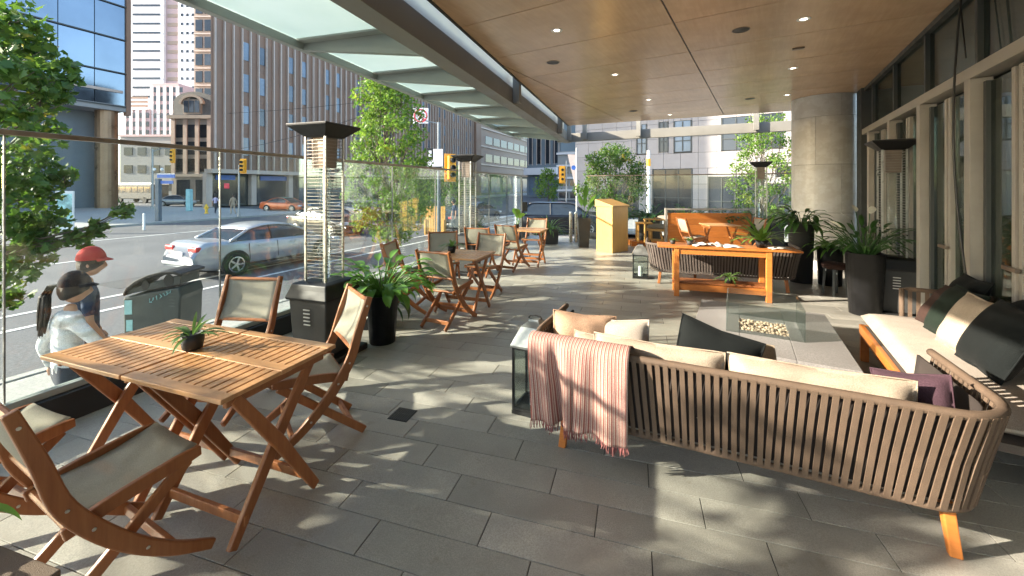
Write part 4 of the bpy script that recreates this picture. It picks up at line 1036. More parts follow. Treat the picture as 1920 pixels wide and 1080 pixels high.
t_=dp(1585,400,17); t_.z=WALK; simple_tree('street tree partly hidden by the marble column',t_,4.6,1.3,1.3,20,.4,2400,.1,'leaf',12)
# ================================================================ STREET LIFE
def interp(P,y):
    for (a,b),(c,d) in zip(P,P[1:]):
        if y<=c: return b+(d-b)*(y-a)/(c-a+1e-9)
    return P[-1][1]
def carpaint(n,c,metal=.45,rough=.30):
    m,t,b,n_,l=nt(n); b.inputs['Base Color'].default_value=(*c,1); b.inputs['Metallic'].default_value=metal; b.inputs['Roughness'].default_value=rough; b.inputs['Coat Weight'].default_value=.5; b.inputs['Coat Roughness'].default_value=.06; return m
CARP=dict(silver=carpaint('silver paint',(.40,.425,.46)),dark=carpaint('dark paint',(.02,.026,.028),0),orange=carpaint('orange paint',(.65,.12,.02),.1),black=carpaint('black paint',(.012,.013,.016)),grey=carpaint('grey paint',(.28,.29,.30)),blue=carpaint('blue grey paint',(.10,.13,.17)),teal=carpaint('teal paint',(.03,.22,.18),.1))
M['patch']=mat('asphalt patch',(.075,.077,.08),.9,.2,2,fine=60)
M['redlamp']=mat('red lamp',(.55,.03,.03),.25); M['clearlamp']=mat('clear lamp',(.7,.72,.75),.2); M['trim']=mat('black trim',(.02,.02,.02),.6)
def car(label,paint,loc,heading,L=4.85,Wd=1.84,H=1.46,suv=False,roofm=None,group='cars in the street'):
    r=thing('car',label,'car',loc,heading,group); hl=L/2; hw=Wd/2; pm=CARP[paint]
    k=H/1.46; bz=(1.02 if suv else .96)
    topz=[(-hl,.66),(-hl+.10,.90),(-hl+.22,bz+.07),(-hl+1.0,bz+.06),(-.4,bz+.02),(1.0,bz+.0),(hl-.75,bz-.12),(hl-.25,bz-.24),(hl-.05,.62),(hl,.55)]
    if suv: topz=[(-hl,.70),(-hl+.08,1.0),(-hl+.2,bz+.08),(1.0,bz+.06),(hl-.6,bz-.02),(hl-.15,bz-.15),(hl,.62)]
    botz=[(-hl,.36),(-hl+.3,.27),(-hl+.7,.20),(hl-.8,.20),(hl-.3,.24),(hl,.30)]
    rows=[]; N=34
    for j in range(N+1):
        y=-hl+L*j/N; e=abs(y)/hl; w_=hw*(1-.16*e**5-.03*e*e); zt=interp(topz,y); zb=interp(botz,y); zm=(zb+zt)/2
        half=[(w_*.90,zb),(w_*.985,zb+.10),(w_,zm),(w_*.985,zt-.13),(w_*.95,zt-.035),(w_*.80,zt),(w_*.4,zt+.018),(0,zt+.022)]
        rows.append([(x,y,z) for x,z in half]+[(-x,y,z) for x,z in half[-2::-1]])
    m=MB().grid(rows); n=len(rows[0]); m.f.append(tuple(range(n))); m.f.append(tuple(len(m.v)-n+i for i in range(n-1,-1,-1))); 
    m.f+= [(j*n,(j+1)*n,(j+1)*n+n-1,j*n+n-1) for j in range(N)]
    body=m.build('body',pm,r,smooth=True)
    # greenhouse
    if suv: g=[(-hl+.15,bz+.05),(-hl+.55,H-.04),(-hl+1.0,H),(.35,H-.02),(.75,H-.09),(1.45,bz+.02)]
    else: g=[(-hl+.88,bz+.04),(-hl+1.50,H-.09),(-hl+1.95,H-.01),(.0,H),(.42,H-.06),(1.30,bz-.02)]
    y0,y1=g[0][0],g[-1][0]; M_=16; gl=[]
    def zt(y): return interp(g,y)
    ys=[y0+(y1-y0)*j/M_ for j in range(M_+1)]
    rr=[]
    for y in ys:
        z=zt(y); b_=interp(topz,y)-.02; f=max(0,(z-b_)/(H-bz)); wb_=hw*.93; wt=hw*(.93-.21*f)
        rr.append([(wb_*1.0,y,b_),((wb_+wt)/2*1.01,y,(b_+z)/2),(wt,y,z-.035*f),(wt*.82,y,z+.005*f),(0,y,z+.022*f),(-wt*.82,y,z+.005*f),(-wt,y,z-.035*f),(-(wb_+wt)/2*1.01,y,(b_+z)/2),(-wb_,y,b_)])
    MB().grid(rr).build('windows',M['carglass'],r,smooth=True)
    # painted roof skin and pillars, just proud of the glass
    def off(p,k=1.012): return (p[0]*k,p[1],p[2]+.006)
    i0=next(i for i,y in enumerate(ys) if y>g[1][0]-.12); i1=next(i for i,y in enumerate(ys) if y>g[4][0]-.1)
    MB().grid([[off(p) for p in rr[i][2:7]] for i in range(i0,i1+1)]).build('roof',CARP[roofm] if roofm else pm,r,smooth=True,solid=.01)
    for s in (0,1):
        ix=(lambda row,k: row[k] if s==0 else row[8-k])
        cpl=[off(ix(rr[i],2),1.01) for i in range(0,i0+1)]; 
        MB().tube(cpl,.045,6).build('pillar',pm,r,smooth=True)
        MB().tube([off(ix(rr[i],2),1.01) for i in range(i1,M_+1)],.032,6).build('pillar',pm,r,smooth=True)
        MB().tube([off(ix(rr[i],2),1.008) for i in range(i0,i1+1)],.028,6).build('roof_rail',pm,r,smooth=True)
        mi=(i0+i1)//2; MB().tube([off(ix(rr[mi],q),1.008) for q in (0,1,2)],.025,6).build('pillar',M['trim'],r)
        MB().grid([[off(ix(rr[i],q),1.012) for q in (0,1,2)] for i in range(0,max(2,i0-1))]).build('quarter_panel',pm,r,smooth=True,solid=.008)
        sg=1 if s==0 else -1
        # side trim, mirror, handles, lights
        MB().bar((sg*(hw+.002),-hl+1.0,.30),(sg*(hw+.002),hl-1.15,.30),.02,.06).build('side_skirt',M['trim'],r)
        for yy in (-.75,.28): MB().bar((sg*(hw+.0),yy,bz-.16),(sg*(hw+.0),yy+.2,bz-.155),.03,.03).build('door_handle',pm,r)
        for yy in (-hl+1.42,-.12,1.02): MB().bar((sg*(hw+.001),yy,.40),(sg*(hw*.99+.001),yy-.03,bz-.06),.006,.012,(0,1,0)).build('door_gap',M['trim'],r)
        mb=MB().box((sg*(hw+.08),.98,bz+.06),(.20,.10,.13)).build('mirror',pm,r,bevel=.03)
        MB().box((sg*hw*.62,-hl+.165,bz-.10),(.40,.22,.13)).build('tail_light',M['redlamp'],r,bevel=.03)
        MB().box((sg*hw*.70,hl-.19,.66),(.36,.26,.13)).build('headlight',M['clearlamp'],r,bevel=.03)
        for yy in (-hl+1.02,hl-.92):
            w_=MB().ring([(.20,-.105),(.30,-.11),(.335,-.08),(.335,.08),(.30,.11),(.20,.105)],26).build('tyre',M['tyre'],r,smooth=True,loc=(sg*(hw-.10),yy,.335)); w_.rotation_euler=(0,R(90),0)
            rim=MB(); rim.ring([(.225,.07),(.225,.100),(.20,.104),(.19,.08)],24); rim.lathe([(.001,.06),(.21,.06)],20)
            for q in range(5):
                a=q*R(72)+.3; rim.bar((.03*math.cos(a),.03*math.sin(a),.092),(.205*math.cos(a),.205*math.sin(a),.092),.05,.018)
            rim.lathe([(.001,.105),(.045,.10),(.05,.08)],12)
            ro=rim.build('rim',M['rim'],w_); ro.location=(0,0,.008 if sg>0 else -.008); ro.rotation_euler=(0,0 if sg>0 else R(180),0)
            ar=MB().lathe([(.001,0),(.385,0),(.385,.02),(.001,.02)],26).build('wheel_arch',M['trim'],r,loc=(sg*(hw-.02),yy,.36)); ar.rotation_euler=(0,R(90),0); ar.location.x=sg*(hw-.005)-.01
            w_.location.x=sg*(hw-.085)
    MB().box((0,-hl-.005,.72),(.50,.02,.13)).build('number_plate',M['white'],r)
    MB().box((0,-hl+.03,.45),(Wd*.82,.12,.10)).build('rear_bumper',pm if not suv else M['trim'],r,bevel=.03)
    MB().box((0,hl-.04,.50),(Wd*.62,.10,.16)).build('grille',M['trim'],r,bevel=.02)
    return r
def sxy(x,Y,z=STREET): return Vector((sx(x,Y),Y,z))
hd=ST.rz
car('silver sedan driving away in the near lane, seen from behind','silver',sxy(494,13.4),hd-R(3),4.85,1.84,1.42)
car('dark green saloon beyond the silver sedan','dark',sxy(612,22.5),hd-R(95),4.7)
car('orange and teal taxi crossing beyond the dark saloon','orange',sxy(535,42.0),hd-R(80),4.9,roofm='teal')
car('silver grey car turning far behind the lamp post','grey',sxy(332,54),hd-R(45),4.6)
car('black SUV parked beyond the terrace exit','black',sxy(1052,22.5),hd-R(72),4.7,1.9,1.72,True)
car('blue grey car waiting behind the second heater','blue',sxy(893,30),hd-R(8),4.6)
car('small silver car partly behind the bright green tree','silver',sxy(668,34),hd-R(100),4.4)
car('dark car waiting nearest the crossing behind the middle table','dark',sxy(862,24.5),hd+R(4),4.6)
# city bus in the distance
bus=thing('city_bus','white roofed city bus far behind the lamp post','bus',sxy(264,66),hd-R(85))
B((0,0,1.75),(2.5,9,2.3)).build('body',M['greypot'],bus,bevel=.12); B((0,0,3.02),(2.52,9.1,.28)).build('roof',M['white'],bus,bevel=.1)
for s in (-1,1):
    for k in range(6): B((s*1.26,-3.6+k*1.42,2.1),(.03,1.25,.9)).build('window',M['carglass'],bus)
    for yy in (-2.9,2.9): o=MB().lathe([(.2,-.15),(.48,-.15),(.48,.15),(.2,.15)],18).build('wheel',M['tyre'],bus,loc=(s*1.1,yy,.48)); o.rotation_euler=(0,R(90),0)
B((0,-4.52,2.1),(2.2,.03,1.2)).build('window',M['carglass'],bus); B((0,4.52,2.1),(2.2,.03,1.2)).build('window',M['carglass'],bus)
for u,v,a,b_ in ((-14.5,14,1.6,3.2),(-17.5,20,2.2,1.4),(-13.6,7,1.2,2.4),(-22,18,1.5,6)):
    p=ST.p(u,v); B((0,0,0),(a,b_,.004)).build('asphalt_patch',M['patch'],road,loc=(p.x,p.y,STREET+.003),rz=ST.rz)
for u,v,w_ in ((-15.2,11.5,'nearest the silver sedan'),(-18.4,25,'near the crossing')):
    p=ST.p(u,v,STREET); r=thing('manhole_cover','round iron manhole cover in the road, '+w_,'manhole',p); MB().lathe([(.001,.006),(.34,.006),(.36,.003)],24).build('lid',M['lowsteel'],r); MB().ring([(.36,.001),(.42,.001),(.42,.008),(.36,.008)],24).build('rim',M['curb'],r)
# ---------------- litter bin
bn=dp(310,560,6.1); 
tbn=thing('litter_bin','large dark green street litter bin with a curved hood behind the glass','bin',(bn.x,bn.y,WALK),R(6))
M['bin']=mat('bin plastic',(.035,.045,.044),.45,.18,4); M['bintag']=mat('bin sticker',(.25,.48,.50),.5)
def prof_x(pts,d,name,m,par,bev=.03):
    n=len(pts); vs=[(x,-d/2,z) for x,z in pts]+[(x,d/2,z) for x,z in pts]
    return MB().add(vs,[tuple(range(n)),tuple(range(2*n-1,n-1,-1))]+[(i,n+i,n+(i+1)%n,(i+1)%n) for i in range(n)]).build(name,M[m],par,bevel=bev)
prof_x([(-.50,.06),(.47,.06),(.50,.80),(.52,.86),(.48,.99),(-.52,.86)],.60,'body','bin',tbn)
prof_x([(-.50,.90),(.47,1.02),(.47,1.16),(-.46,.97)],.50,'flap_box','framedk',tbn,.01)
prof_x([(-.525,.90),(-.46,1.00),(-.32,1.09),(-.10,1.17),(.15,1.215),(.38,1.22),(.54,1.19),(.53,1.15),(.36,1.18),(.12,1.165),(-.12,1.12),(-.34,1.03),(-.46,.94),(-.49,.88)],.62,'hood','blackpot',tbn,.01)
B((0,0,.03),(.8,.45,.06)).build('foot',M['black'],tbn)
B((-.42,-.303,.72),(.13,.006,.20)).build('sticker',M['bintag'],tbn); B((-.40,-.303,.46),(.11,.006,.16)).build('sticker',M['bintag'],tbn)
for x,r_ in ((-.16,.07),(.26,.09)):
    o=MB().lathe([(.001,0),(r_,0),(r_,.012),(.001,.012)],18).build('opening',M['black'],tbn,loc=(x,-.2435,1.02 if x<0 else 1.08)); o.rotation_euler=(R(90),0,0)
gm=MB(); rnd=random.Random(8); x=-.05
for k in range(7):                     # pale illegible scrawl
    pts=[(x+rnd.uniform(0,.05),-.3045,.80+rnd.uniform(-.03,.04)+.02*k) for _ in range(5)]; gm.tube(pts,.006,4); x+=.06
gm.build('scrawl',M['bintag'],tbn); tbn.scale=(.74,.85,1)
# ---------------- people
def person(label,loc,rz,J,segs,mats,zone,name='person',cat='person'):
    """J: joints (pos,radius); segs: edges; zone(midpoint,edge index)->material slot"""
    r=thing(name,label,cat,loc,rz); keys=list(J); idx={k:i for i,k in enumerate(keys)}
    me=bpy.data.meshes.new('body'); me.from_pydata([J[k][0] for k in keys],[(idx[a],idx[b]) for a,b in segs],[])
    o=bpy.data.objects.new('skin_tmp',me); COL.objects.link(o); sm=o.modifiers.new('Skin','SKIN'); sm.use_smooth_shade=True
    for i,k in enumerate(keys):
        v=me.skin_vertices[0].data[i]; rr=J[k][1]; v.radius=rr if hasattr(rr,'__len__') else (rr,rr); v.use_root=(i==0)
    ss=o.modifiers.new('s','SUBSURF'); ss.levels=2; ss.render_levels=2
    dg=bpy.context.evaluated_depsgraph_get(); me2=bpy.data.meshes.new_from_object(o.evaluated_get(dg)); me2.name='body'
    bpy.data.objects.remove(o)
    for m in mats: me2.materials.append(m)
    S_=[(Vector(J[a][0]),Vector(J[b][0]),a,b) for a,b in segs]
    for p in me2.polygons:
        c=p.center; best=None
        for a,b,ka,kb in S_:
            ab=b-a; t=max(0,min(1,(c-a).dot(ab)/(ab.length_squared+1e-9))); d=(c-a-ab*t).length
            if best is None or d<best[0]: best=(d,ka,kb,t)
        p.material_index=zone(c,best[1],best[2],best[3]); p.use_smooth=True
    ob=bpy.data.objects.new('body',me2); COL.objects.link(ob); ob.parent=r
    return r
def head(r,c,s,yaw,skin='skin',ears=True):
    m=MB(); rows=[]
    for j in range(15):
        ph=-math.pi/2+math.pi*j/14; row=[]
        for i in range(20):
            th=2*math.pi*i/20; x=math.cos(ph)*math.cos(th); y=math.cos(ph)*math.sin(th); z=math.sin(ph)
            X=x*.075;Y=y*.097;Z=z*.118
            if z<0: X*=1-.28*z*z*1.4; Y*=1-.12*z*z
            if y>.55 and abs(x)<.3 and -.45<z<.12: Y+=.026*(1-abs(x)/.3)*(1-abs(z+.2)/.35)      # nose
            if y>.5 and abs(x)<.45 and -.62<z<-.42: Y+=.006                                       # mouth
            if y>.5 and .2<abs(x)<.6 and -.0<z<.2: Y-=.008                                        # eye sockets
            row.append(Matrix.Rotation(yaw,3,'Z')@Vector((X,Y,Z))*s+Vector(c))
        rows.append(row)
    o=m.grid(rows,True).build('head',M[skin],r,smooth=True)
    for sx_ in (-1,1) if ears else ():
        e=MB(); e.lathe([(.001,-.01),(.022,-.006),(.026,.004),(.012,.01),(.001,.008)],10); eo=e.build('ear',M[skin],o,smooth=True); p=Matrix.Rotation(yaw,3,'Z')@Vector((sx_*.076*s,-.01*s,-.01*s)); eo.location=p+Vector(c); eo.rotation_euler=(0,R(90),yaw); eo.scale=(.75*s,.55*s,.5*s)
        ey=MB().lathe([(.001,-.011),(.008,-.008),(.011,0),(.008,.008),(.001,.011)],8).build('eye',M['white'],o,smooth=True); p=Matrix.Rotation(yaw,3,'Z')@Vector((sx_*.030*s,.078*s,.012*s)); ey.location=p+Vector(c)
    return o
def cap_(name,r,c,s,yaw,m,brim=True,haironly=False,zcut=-.02,drop=0):
    rows=[]
    if haironly:                       # hair: a cap of scalp with an uneven nape
        for j in range(13):
            row=[]
            for i in range(28):
                th=2*math.pi*i/28; back=.5-.5*math.sin(th); lo=-.15-.75*back**.8; ph=lo+(math.pi/2-lo)*j/12
                x=math.cos(ph)*math.cos(th);y=math.cos(ph)*math.sin(th);z=math.sin(ph); k=1+.035*mnoise.noise((x*7,y*7,z*3))+(.02 if j else -.06)
                row.append(Matrix.Rotation(yaw,3,'Z')@Vector((x*.080*k,(y*.101-.004)*k,z*.122*k))*s+Vector(c))
            rows.append(row)
        return MB().grid(rows,True).build(name,m,r,smooth=True)
    for j in range(9):
        ph=math.pi/2*j/8; row=[]
        for i in range(20):
            th=2*math.pi*i/20; x=math.cos(ph)*math.cos(th);y=math.cos(ph)*math.sin(th);z=math.sin(ph)
            zz=z*.128+zcut
            if haironly and j==0: zz-= (.10+drop if y<.2 else .0)
            row.append(Matrix.Rotation(yaw,3,'Z')@Vector((x*.086,y*.108,zz))*s+Vector(c))
        rows.append(row)
    o=MB().grid(rows,True).build(name,m,r,smooth=True)
    if brim:
        P=[]
        for j in range(4):
            row=[]
            for i in range(9):
                a=R(-65)+R(130)*i/8; q=j/3; rad=.10+.055*q*math.cos(a*.95); row.append(Matrix.Rotation(yaw,3,'Z')@Vector((math.sin(a)*.088*(1+.05*q),math.cos(a)*rad,zcut+.012-.026*q))*s+Vector(c))
            P.append(row)
        MB().grid(P).build('brim',m,o,smooth=True,solid=.005)
    return o
def hand(r,c,d,s=1,m='skin',side=1):
    """palm and five fingers, pointing along d, slightly curled"""
    d=Vector(d).normalized(); a=d.cross(Vector((0,1,0)));
    if a.length<.1: a=d.cross(Vector((1,0,0)))
    a.normalize(); b=a.cross(d); c=Vector(c); mb=MB()
    mb.tube([c,c+d*.03*s,c+d*.08*s],[.020*s,.032*s,.034*s],8)
    for k,(o_,l) in enumerate(((-.030,.060),(-.010,.072),(.011,.068),(.031,.052))):
        p=c+d*.075*s+a*o_*s; mb.tube([p,p+d*l*.5*s+b*.006,p+d*l*.85*s+b*.022,p+d*l*.95*s+b*.034],[.0095*s,.009*s,.008*s,.006*s],6)
    p=c+d*.03*s+a*.028*s*side; mb.tube([p,p+a*.03*s*side+d*.02*s,p+a*.042*s*side+d*.05*s+b*.01],[.011*s,.010*s,.007*s],6)
    return mb.build('hand',M[m],r,smooth=True)
M['whitetop']=fabric('white shirt',(.70,.72,.74),150,.2,wrinkle=.8); M['navy']=fabric('navy shirt',(.035,.055,.10),150,.2,wrinkle=.4); M['denim']=fabric('denim',(.05,.06,.08),150,.2)
M['redcap']=fabric('red cap',(.55,.07,.06),150,.2); M['navycap']=fabric('navy cap',(.010,.010,.016),150,.2); M['shoe']=mat('shoe',(.25,.25,.25),.6)
def bodyJ(h=1.65,armL=((-.24,-.02,1.06),(-.26,.02,.82)),armR=((.24,-.02,1.06),(.26,.04,.82)),stride=.16,w=1.0,lean=0):
    k=h/1.65; q=lambda x,y,z: (x*k,y*k+lean*z*k,z*k)
    J={'pel':(q(0,0,.90),(.135*w*k,.105*w*k)),'waist':(q(0,0,1.03),(.115*w*k,.085*w*k)),'chest':(q(0,-.01,1.22),(.135*w*k,.10*w*k)),'ub':(q(0,-.01,1.34),(.10*w*k,.08*w*k)),'neck':(q(0,0,1.41),.045*k),'nk2':(q(0,.01,1.47),.043*k),
    'shL':(q(-.155*w,-.01,1.325),.056*k),'elL':(q(*armL[0]),.042*k),'wrL':(q(*armL[1]),.028*k),
    'shR':(q(.155*w,-.01,1.325),.056*k),'elR':(q(*armR[0]),.042*k),'wrR':(q(*armR[1]),.028*k),
    'hpL':(q(-.085,0,.83),.088*k),'knL':(q(-.09,stride,.46),.058*k),'anL':(q(-.09,stride*.6,.075),.038*k),'toL':(q(-.095,stride*.6+.16,.03),(.04*k,.028*k)),
    'hpR':(q(.085,0,.83),.088*k),'knR':(q(.09,-stride*.1,.46),.058*k),'anR':(q(.09,-stride*1.6,.075),.038*k),'toR':(q(.095,-stride*1.6+.16,.03),(.04*k,.028*k))}
    E=[('pel','waist'),('waist','chest'),('chest','ub'),('ub','neck'),('neck','nk2'),('ub','shL'),('shL','elL'),('elL','wrL'),('ub','shR'),('shR','elR'),('elR','wrR'),('pel','hpL'),('hpL','knL'),('knL','anL'),('anL','toL'),('pel','hpR'),('hpR','knR'),('knR','anR'),('anR','toR')]
    return J,E
def zone_long(c,a,b,t):                # 0 skin 1 top 2 trousers 3 shoe
    if b=='nk2' : return 0
    if a.startswith('an'): return 3
    if a.startswith(('hp','kn')) or b.startswith('hp'): return 2
    return 1
def zone_short(c,a,b,t):
    if a.startswith('el') or (a.startswith('sh') and t>.75): return 0
    return zone_long(c,a,b,t)
mats=lambda top,tr: [M['skin'],M[top],M[tr],M['shoe']]
# woman in white with a ponytail
J,E=bodyJ(1.62,armL=((-.27,-.10,1.10),(-.33,-.02,.86)),armR=((.32,.10,1.14),(.50,.22,.98)),w=1.12,lean=.03)
wpz=dp(118,690,3.45); 
wo=person('person in a white long-sleeved top and dark cap with a ponytail, walking by the glass',(wpz.x,wpz.y,WALK),R(-28),J,E,mats('whitetop','denim'),zone_long)
hc=(0,.07,1.56); head(wo,hc,1.0,R(-30),ears=False); cap_('hair',wo,hc,1.0,R(-30),M['hair'],False,True,-.01,.02); cap_('cap',wo,(hc[0],hc[1],hc[2]+.012),.985,R(-30),M['navycap'],True,False,.022)
pt_=MB(); rnd=random.Random(12)
for k in range(30):
    a=rnd.uniform(0,6.28); q=rnd.uniform(.2,1); c_,s_=math.cos(a)*q,math.sin(a)*q
    pt_.tube([(-.045+.01*c_,-.005+.01*s_,1.60),(-.075+.022*c_,-.055+.022*s_,1.60),(-.10+.034*c_,-.085+.034*s_,1.52),(-.105+.046*c_+rnd.uniform(-.012,.012),-.09+.042*s_,1.38),(-.10+.035*c_+rnd.uniform(-.015,.015),-.105+.03*s_,1.22+rnd.uniform(-.05,.05))],[.012,.013,.012,.010,.003],5)
pt_.build('ponytail',M['hair'],wo,smooth=True)
for key,sd_ in (('L',-1),('R',1)):
    w_=Vector(J['wr'+key][0]); d=w_-Vector(J['el'+key][0]); hand(wo,w_-d.normalized()*.01,d,.95,'skin',-sd_)
# person in a red cap
J,E=bodyJ(1.72,armL=((-.24,.0,1.08),(-.22,.12,.86)),armR=((.25,-.02,1.08),(.24,.10,.86)),w=1.1)
mp_=dp(163,600,4.12)
mo=person('person in a red cap and navy T-shirt just beyond the person in white',(mp_.x,mp_.y,WALK),R(-38),J,E,mats('navy','denim'),zone_short)
k=1.72/1.65; hc=(0,.03,1.59*k); head(mo,hc,1.03,R(-15)); cap_('hair',mo,hc,1.02,R(-15),M['hair'],False,True,-.02); cap_('cap',mo,(hc[0],hc[1],hc[2]+.012),1.07,R(-15),M['redcap'],True,False,.03)
for key,sd_ in (('L',-1),('R',1)):
    w_=Vector(J['wr'+key][0]); d=w_-Vector(J['el'+key][0]); hand(mo,w_-d.normalized()*.01,d,1,'skin',-sd_)
M['lilac']=fabric('lilac shirt',(.50,.45,.62),100,.1); M['patterned']=fabric('ochre coat',(.45,.35,.25),100,.1)
def walker(label,x,Y,top,tr,rz,h=1.7,short=True):
    J,E=bodyJ(h); p=person(label,sxy(x,Y,WALK),rz,J,E,mats(top,tr),zone_short if short else zone_long); hc=(0,.02,1.585*h/1.65); head(p,hc,1,0); cap_('hair',p,hc,1.02,0,M['hair'],False,True,-.02)
    for key,sd_ in (('L',-1),('R',1)):
        w_=Vector(J['wr'+key][0]); d=w_-Vector(J['el'+key][0]); hand(p,w_-d.normalized()*.01,d,1,'skin',-sd_)
walker('person in a lilac shirt crossing beyond the silver sedan',404,37,'lilac','denim',R(10))
walker('person in a pale ochre coat right of the one in lilac',437,36,'patterned','cushion',R(60),1.75,False)
walker('person in dark clothes at the crossing behind the second heater',851,22,'navy','denim',R(120))
# ---------------- poles, signals, signs
M['pole']=mat('painted pole',(.10,.13,.16),.5,.15,3); M['greypole']=mat('galvanised pole',(.35,.36,.36),.5,.1,4,metal=.5); M['signred']=mat('sign red',(.6,.03,.06),.4); M['signwhite']=mat('sign white',(.8,.78,.8),.4); M['signblue']=mat('sign blue',(.05,.13,.42),.4)
def signal(parent,loc,rz,h=.95,three=True):
    r=B((0,0,0),(.34,.22,h)).build('signal_head',M['signal'],parent,bevel=.03,loc=loc,rz=rz)
    for k in range(3):
        o=MB().lathe([(.001,0),(.11,0),(.11,.10),(.095,.10),(.095,.01)],14).build('lens',M['black'],r,loc=(0,-.11,h*.31-k*h*.31)); o.rotation_euler=(R(90),0,0)
    B((0,.115,0),(.52,.012,h+.2)).build('backplate',M['signal'],r)
    return r
def pole(name,label,cat,x,Y,h,rad=.07,m='pole',z=WALK):
    p=sxy(x,Y,z); r=thing(name,label,cat,p); MB().lathe([(rad*1.6,0),(rad*1.6,.3),(rad,.35),(rad*.8,h)],12).build('pole',M[m],r,smooth=False); return r
r=pole('traffic_signal','grey mast with a yellow traffic signal hanging above the far junction','traffic signal',286,44,6.5,.11,'greypole')
MB().tube([(0,0,6.2),(1.0,0,6.6),(2.1,0,6.55)],.05,8).build('arm',M['greypole'],r); signal(r,(2.15,-.05,5.75),0,1.35)
r=pole('traffic_signal','slender pole with a yellow traffic signal in front of the finned tower','traffic signal',448,33,4.2,.07,'greypole'); signal(r,(.35,-.1,3.3+.8),0,1.0); o=B((.0,-.12,2.5),(.42,.08,.42)).build('stop_hand',M['signred'],r,bevel=.05); o.location=(-.9,0,0)
r=pole('traffic_signal','blue grey pole carrying a turn ban sign, a yellow signal and street signs','traffic signal',823,17.5,5.2,.085,'pole')
signal(r,(.55,-.1,3.25),R(35),1.0)
def disc(rad,par,m,loc,name,t=.015):
    o=MB().lathe([(.001,0),(rad,0),(rad,t),(.001,t)],24).build(name,M[m],par,loc=loc); o.rotation_euler=(R(90),0,0); return o
sg=B((-.78,0,5.48),(.66,.012,.66)).build('sign_plate',M['signwhite'],r,bevel=.02)
o=MB().ring([(.235,0),(.29,0),(.29,.016),(.235,.016)],28).build('ban_ring',M['signred'],sg,loc=(-.78,-.008,5.48)); o.rotation_euler=(R(90),0,0)
MB().tube([(-.86,-.02,5.36),(-.86,-.02,5.54),(-.68,-.02,5.54)],.026,6).build('arrow',M['black'],sg); MB().add([(-.70,-.03,5.46),(-.70,-.03,5.62),(-.60,-.03,5.54)],[(0,1,2)]).build('arrow_head',M['black'],sg,solid=.01)
MB().bar((-.97,-.02,5.66),(-.60,-.02,5.29),.05,.012,(0,1,0)).build('ban_bar',M['signred'],sg)
MB().bar((0,0,5.15),(-.75,0,5.3),.04,.04).build('bracket',M['pole'],r)
B((-.36,-.09,3.85),(.24,.02,.46)).build('sign_plate',M['black'],r); B((-.36,-.105,3.85),(.12,.012,.26)).build('sign_symbol',M['signwhite'],r)
B((-.02,-.11,3.62),(.40,.02,.85)).build('sign_plate',M['signwhite'],r); B((-.36,-.09,3.42),(.24,.02,.3)).build('sign_plate',M['signwhite'],r); B((-.1,-.13,3.22),(.5,.02,.16)).build('sign_plate',M['black'],r)
r=pole('traffic_signal','thin pole with a yellow traffic signal at the far side street','traffic signal',1062,34,4.6,.06,'greypole'); signal(r,(-.35,-.1,3.45),0,1.25)
# hanging pennant banner
bnp=pole('banner_pole','slim pole flying a pale triangular pennant beyond the terrace exit','banner',1081,19.5,4.3,.04,'greypole')
MB().add([(-.42,0,3.98),(.02,0,3.98),(.0,0,2.15)],[(0,1,2)]).build('pennant',fabric('pennant',(.75,.60,.52),100,.1),bnp,solid=.01); disc(.11,bnp,'signblue',(-.14,-.008,3.35),'emblem',.01)
# orange-topped white flag pole near the stone building
fp_=pole('barber_pole','white pole with an orange collar in front of the stone building','pole',1216,22,4.4,.10,'white'); MB().lathe([(.115,3.55),(.115,3.95)],14).build('collar',M['signal'],fp_)
# lamp post / information pillar on the far pavement
r=pole('information_post','dark square information post with blue street name blades','signpost',297,29.0,3.6,.0001,'pole'); B((0,0,1.5),(.28,.28,3.0)).build('shaft',M['pole'],r,bevel=.02)
B((.55,0,3.2),(1.25,.05,.26)).build('name_blade',M['signblue'],r); B((.55,-.03,3.34),(1.25,.02,.06)).build('blade_trim',M['signwhite'],r); B((.6,0,2.75),(.9,.05,.22)).build('name_blade',M['signblue'],r)
for x in (-.28,.25): MB().lathe([(.001,3.55),(.09,3.6),(.10,3.68),(.06,3.76),(.001,3.78)],12,c=(x,0,0)).build('lamp_globe',M['white'],r,smooth=True)
tag(B((0,0,.5),(.10,.10,1.0)).build('bollard',M['white'],None,bevel=.03,loc=sxy(270,24,STREET)),'slim white bollard at the kerb across the street','bollard')
tag(B((0,0,.55),(.5,.4,1.1)).build('street_cabinet',M['bintag'],None,bevel=.04,loc=sxy(355,41,WALK)),'tall narrow teal street cabinet on the far corner','cabinet'); bpy.data.objects['street_cabinet'].scale=(.9,1,2.0)
hy=thing('fire_hydrant','yellow fire hydrant on the far pavement','hydrant',sxy(387,37,WALK))
MB().lathe([(.17,0),(.17,.06),(.11,.08),(.11,.55),(.14,.58),(.13,.70),(.07,.82),(.03,.88)],14).build('barrel',M['ypaint'],hy,smooth=False); o=MB().lathe([(.07,-.2),(.07,.2)],10).build('outlet',M['ypaint'],hy,loc=(0,0,.5)); o.rotation_euler=(0,R(90),0)
# poster stand on the far left pavement
ps_=thing('poster_stand','white framed poster stand on the far left pavement','sign',sxy(122,22.0,WALK),R(20))
B((0,0,1.15),(.75,.10,2.1)).build('frame',M['white'],ps_,bevel=.02); B((0,-.056,1.25),(.62,.012,1.6)).build('poster',mat('poster print',(.30,.50,.48),.4,.6,3),ps_); B((0,0,.05),(.9,.4,.10)).build('foot',M['greypole'],ps_)
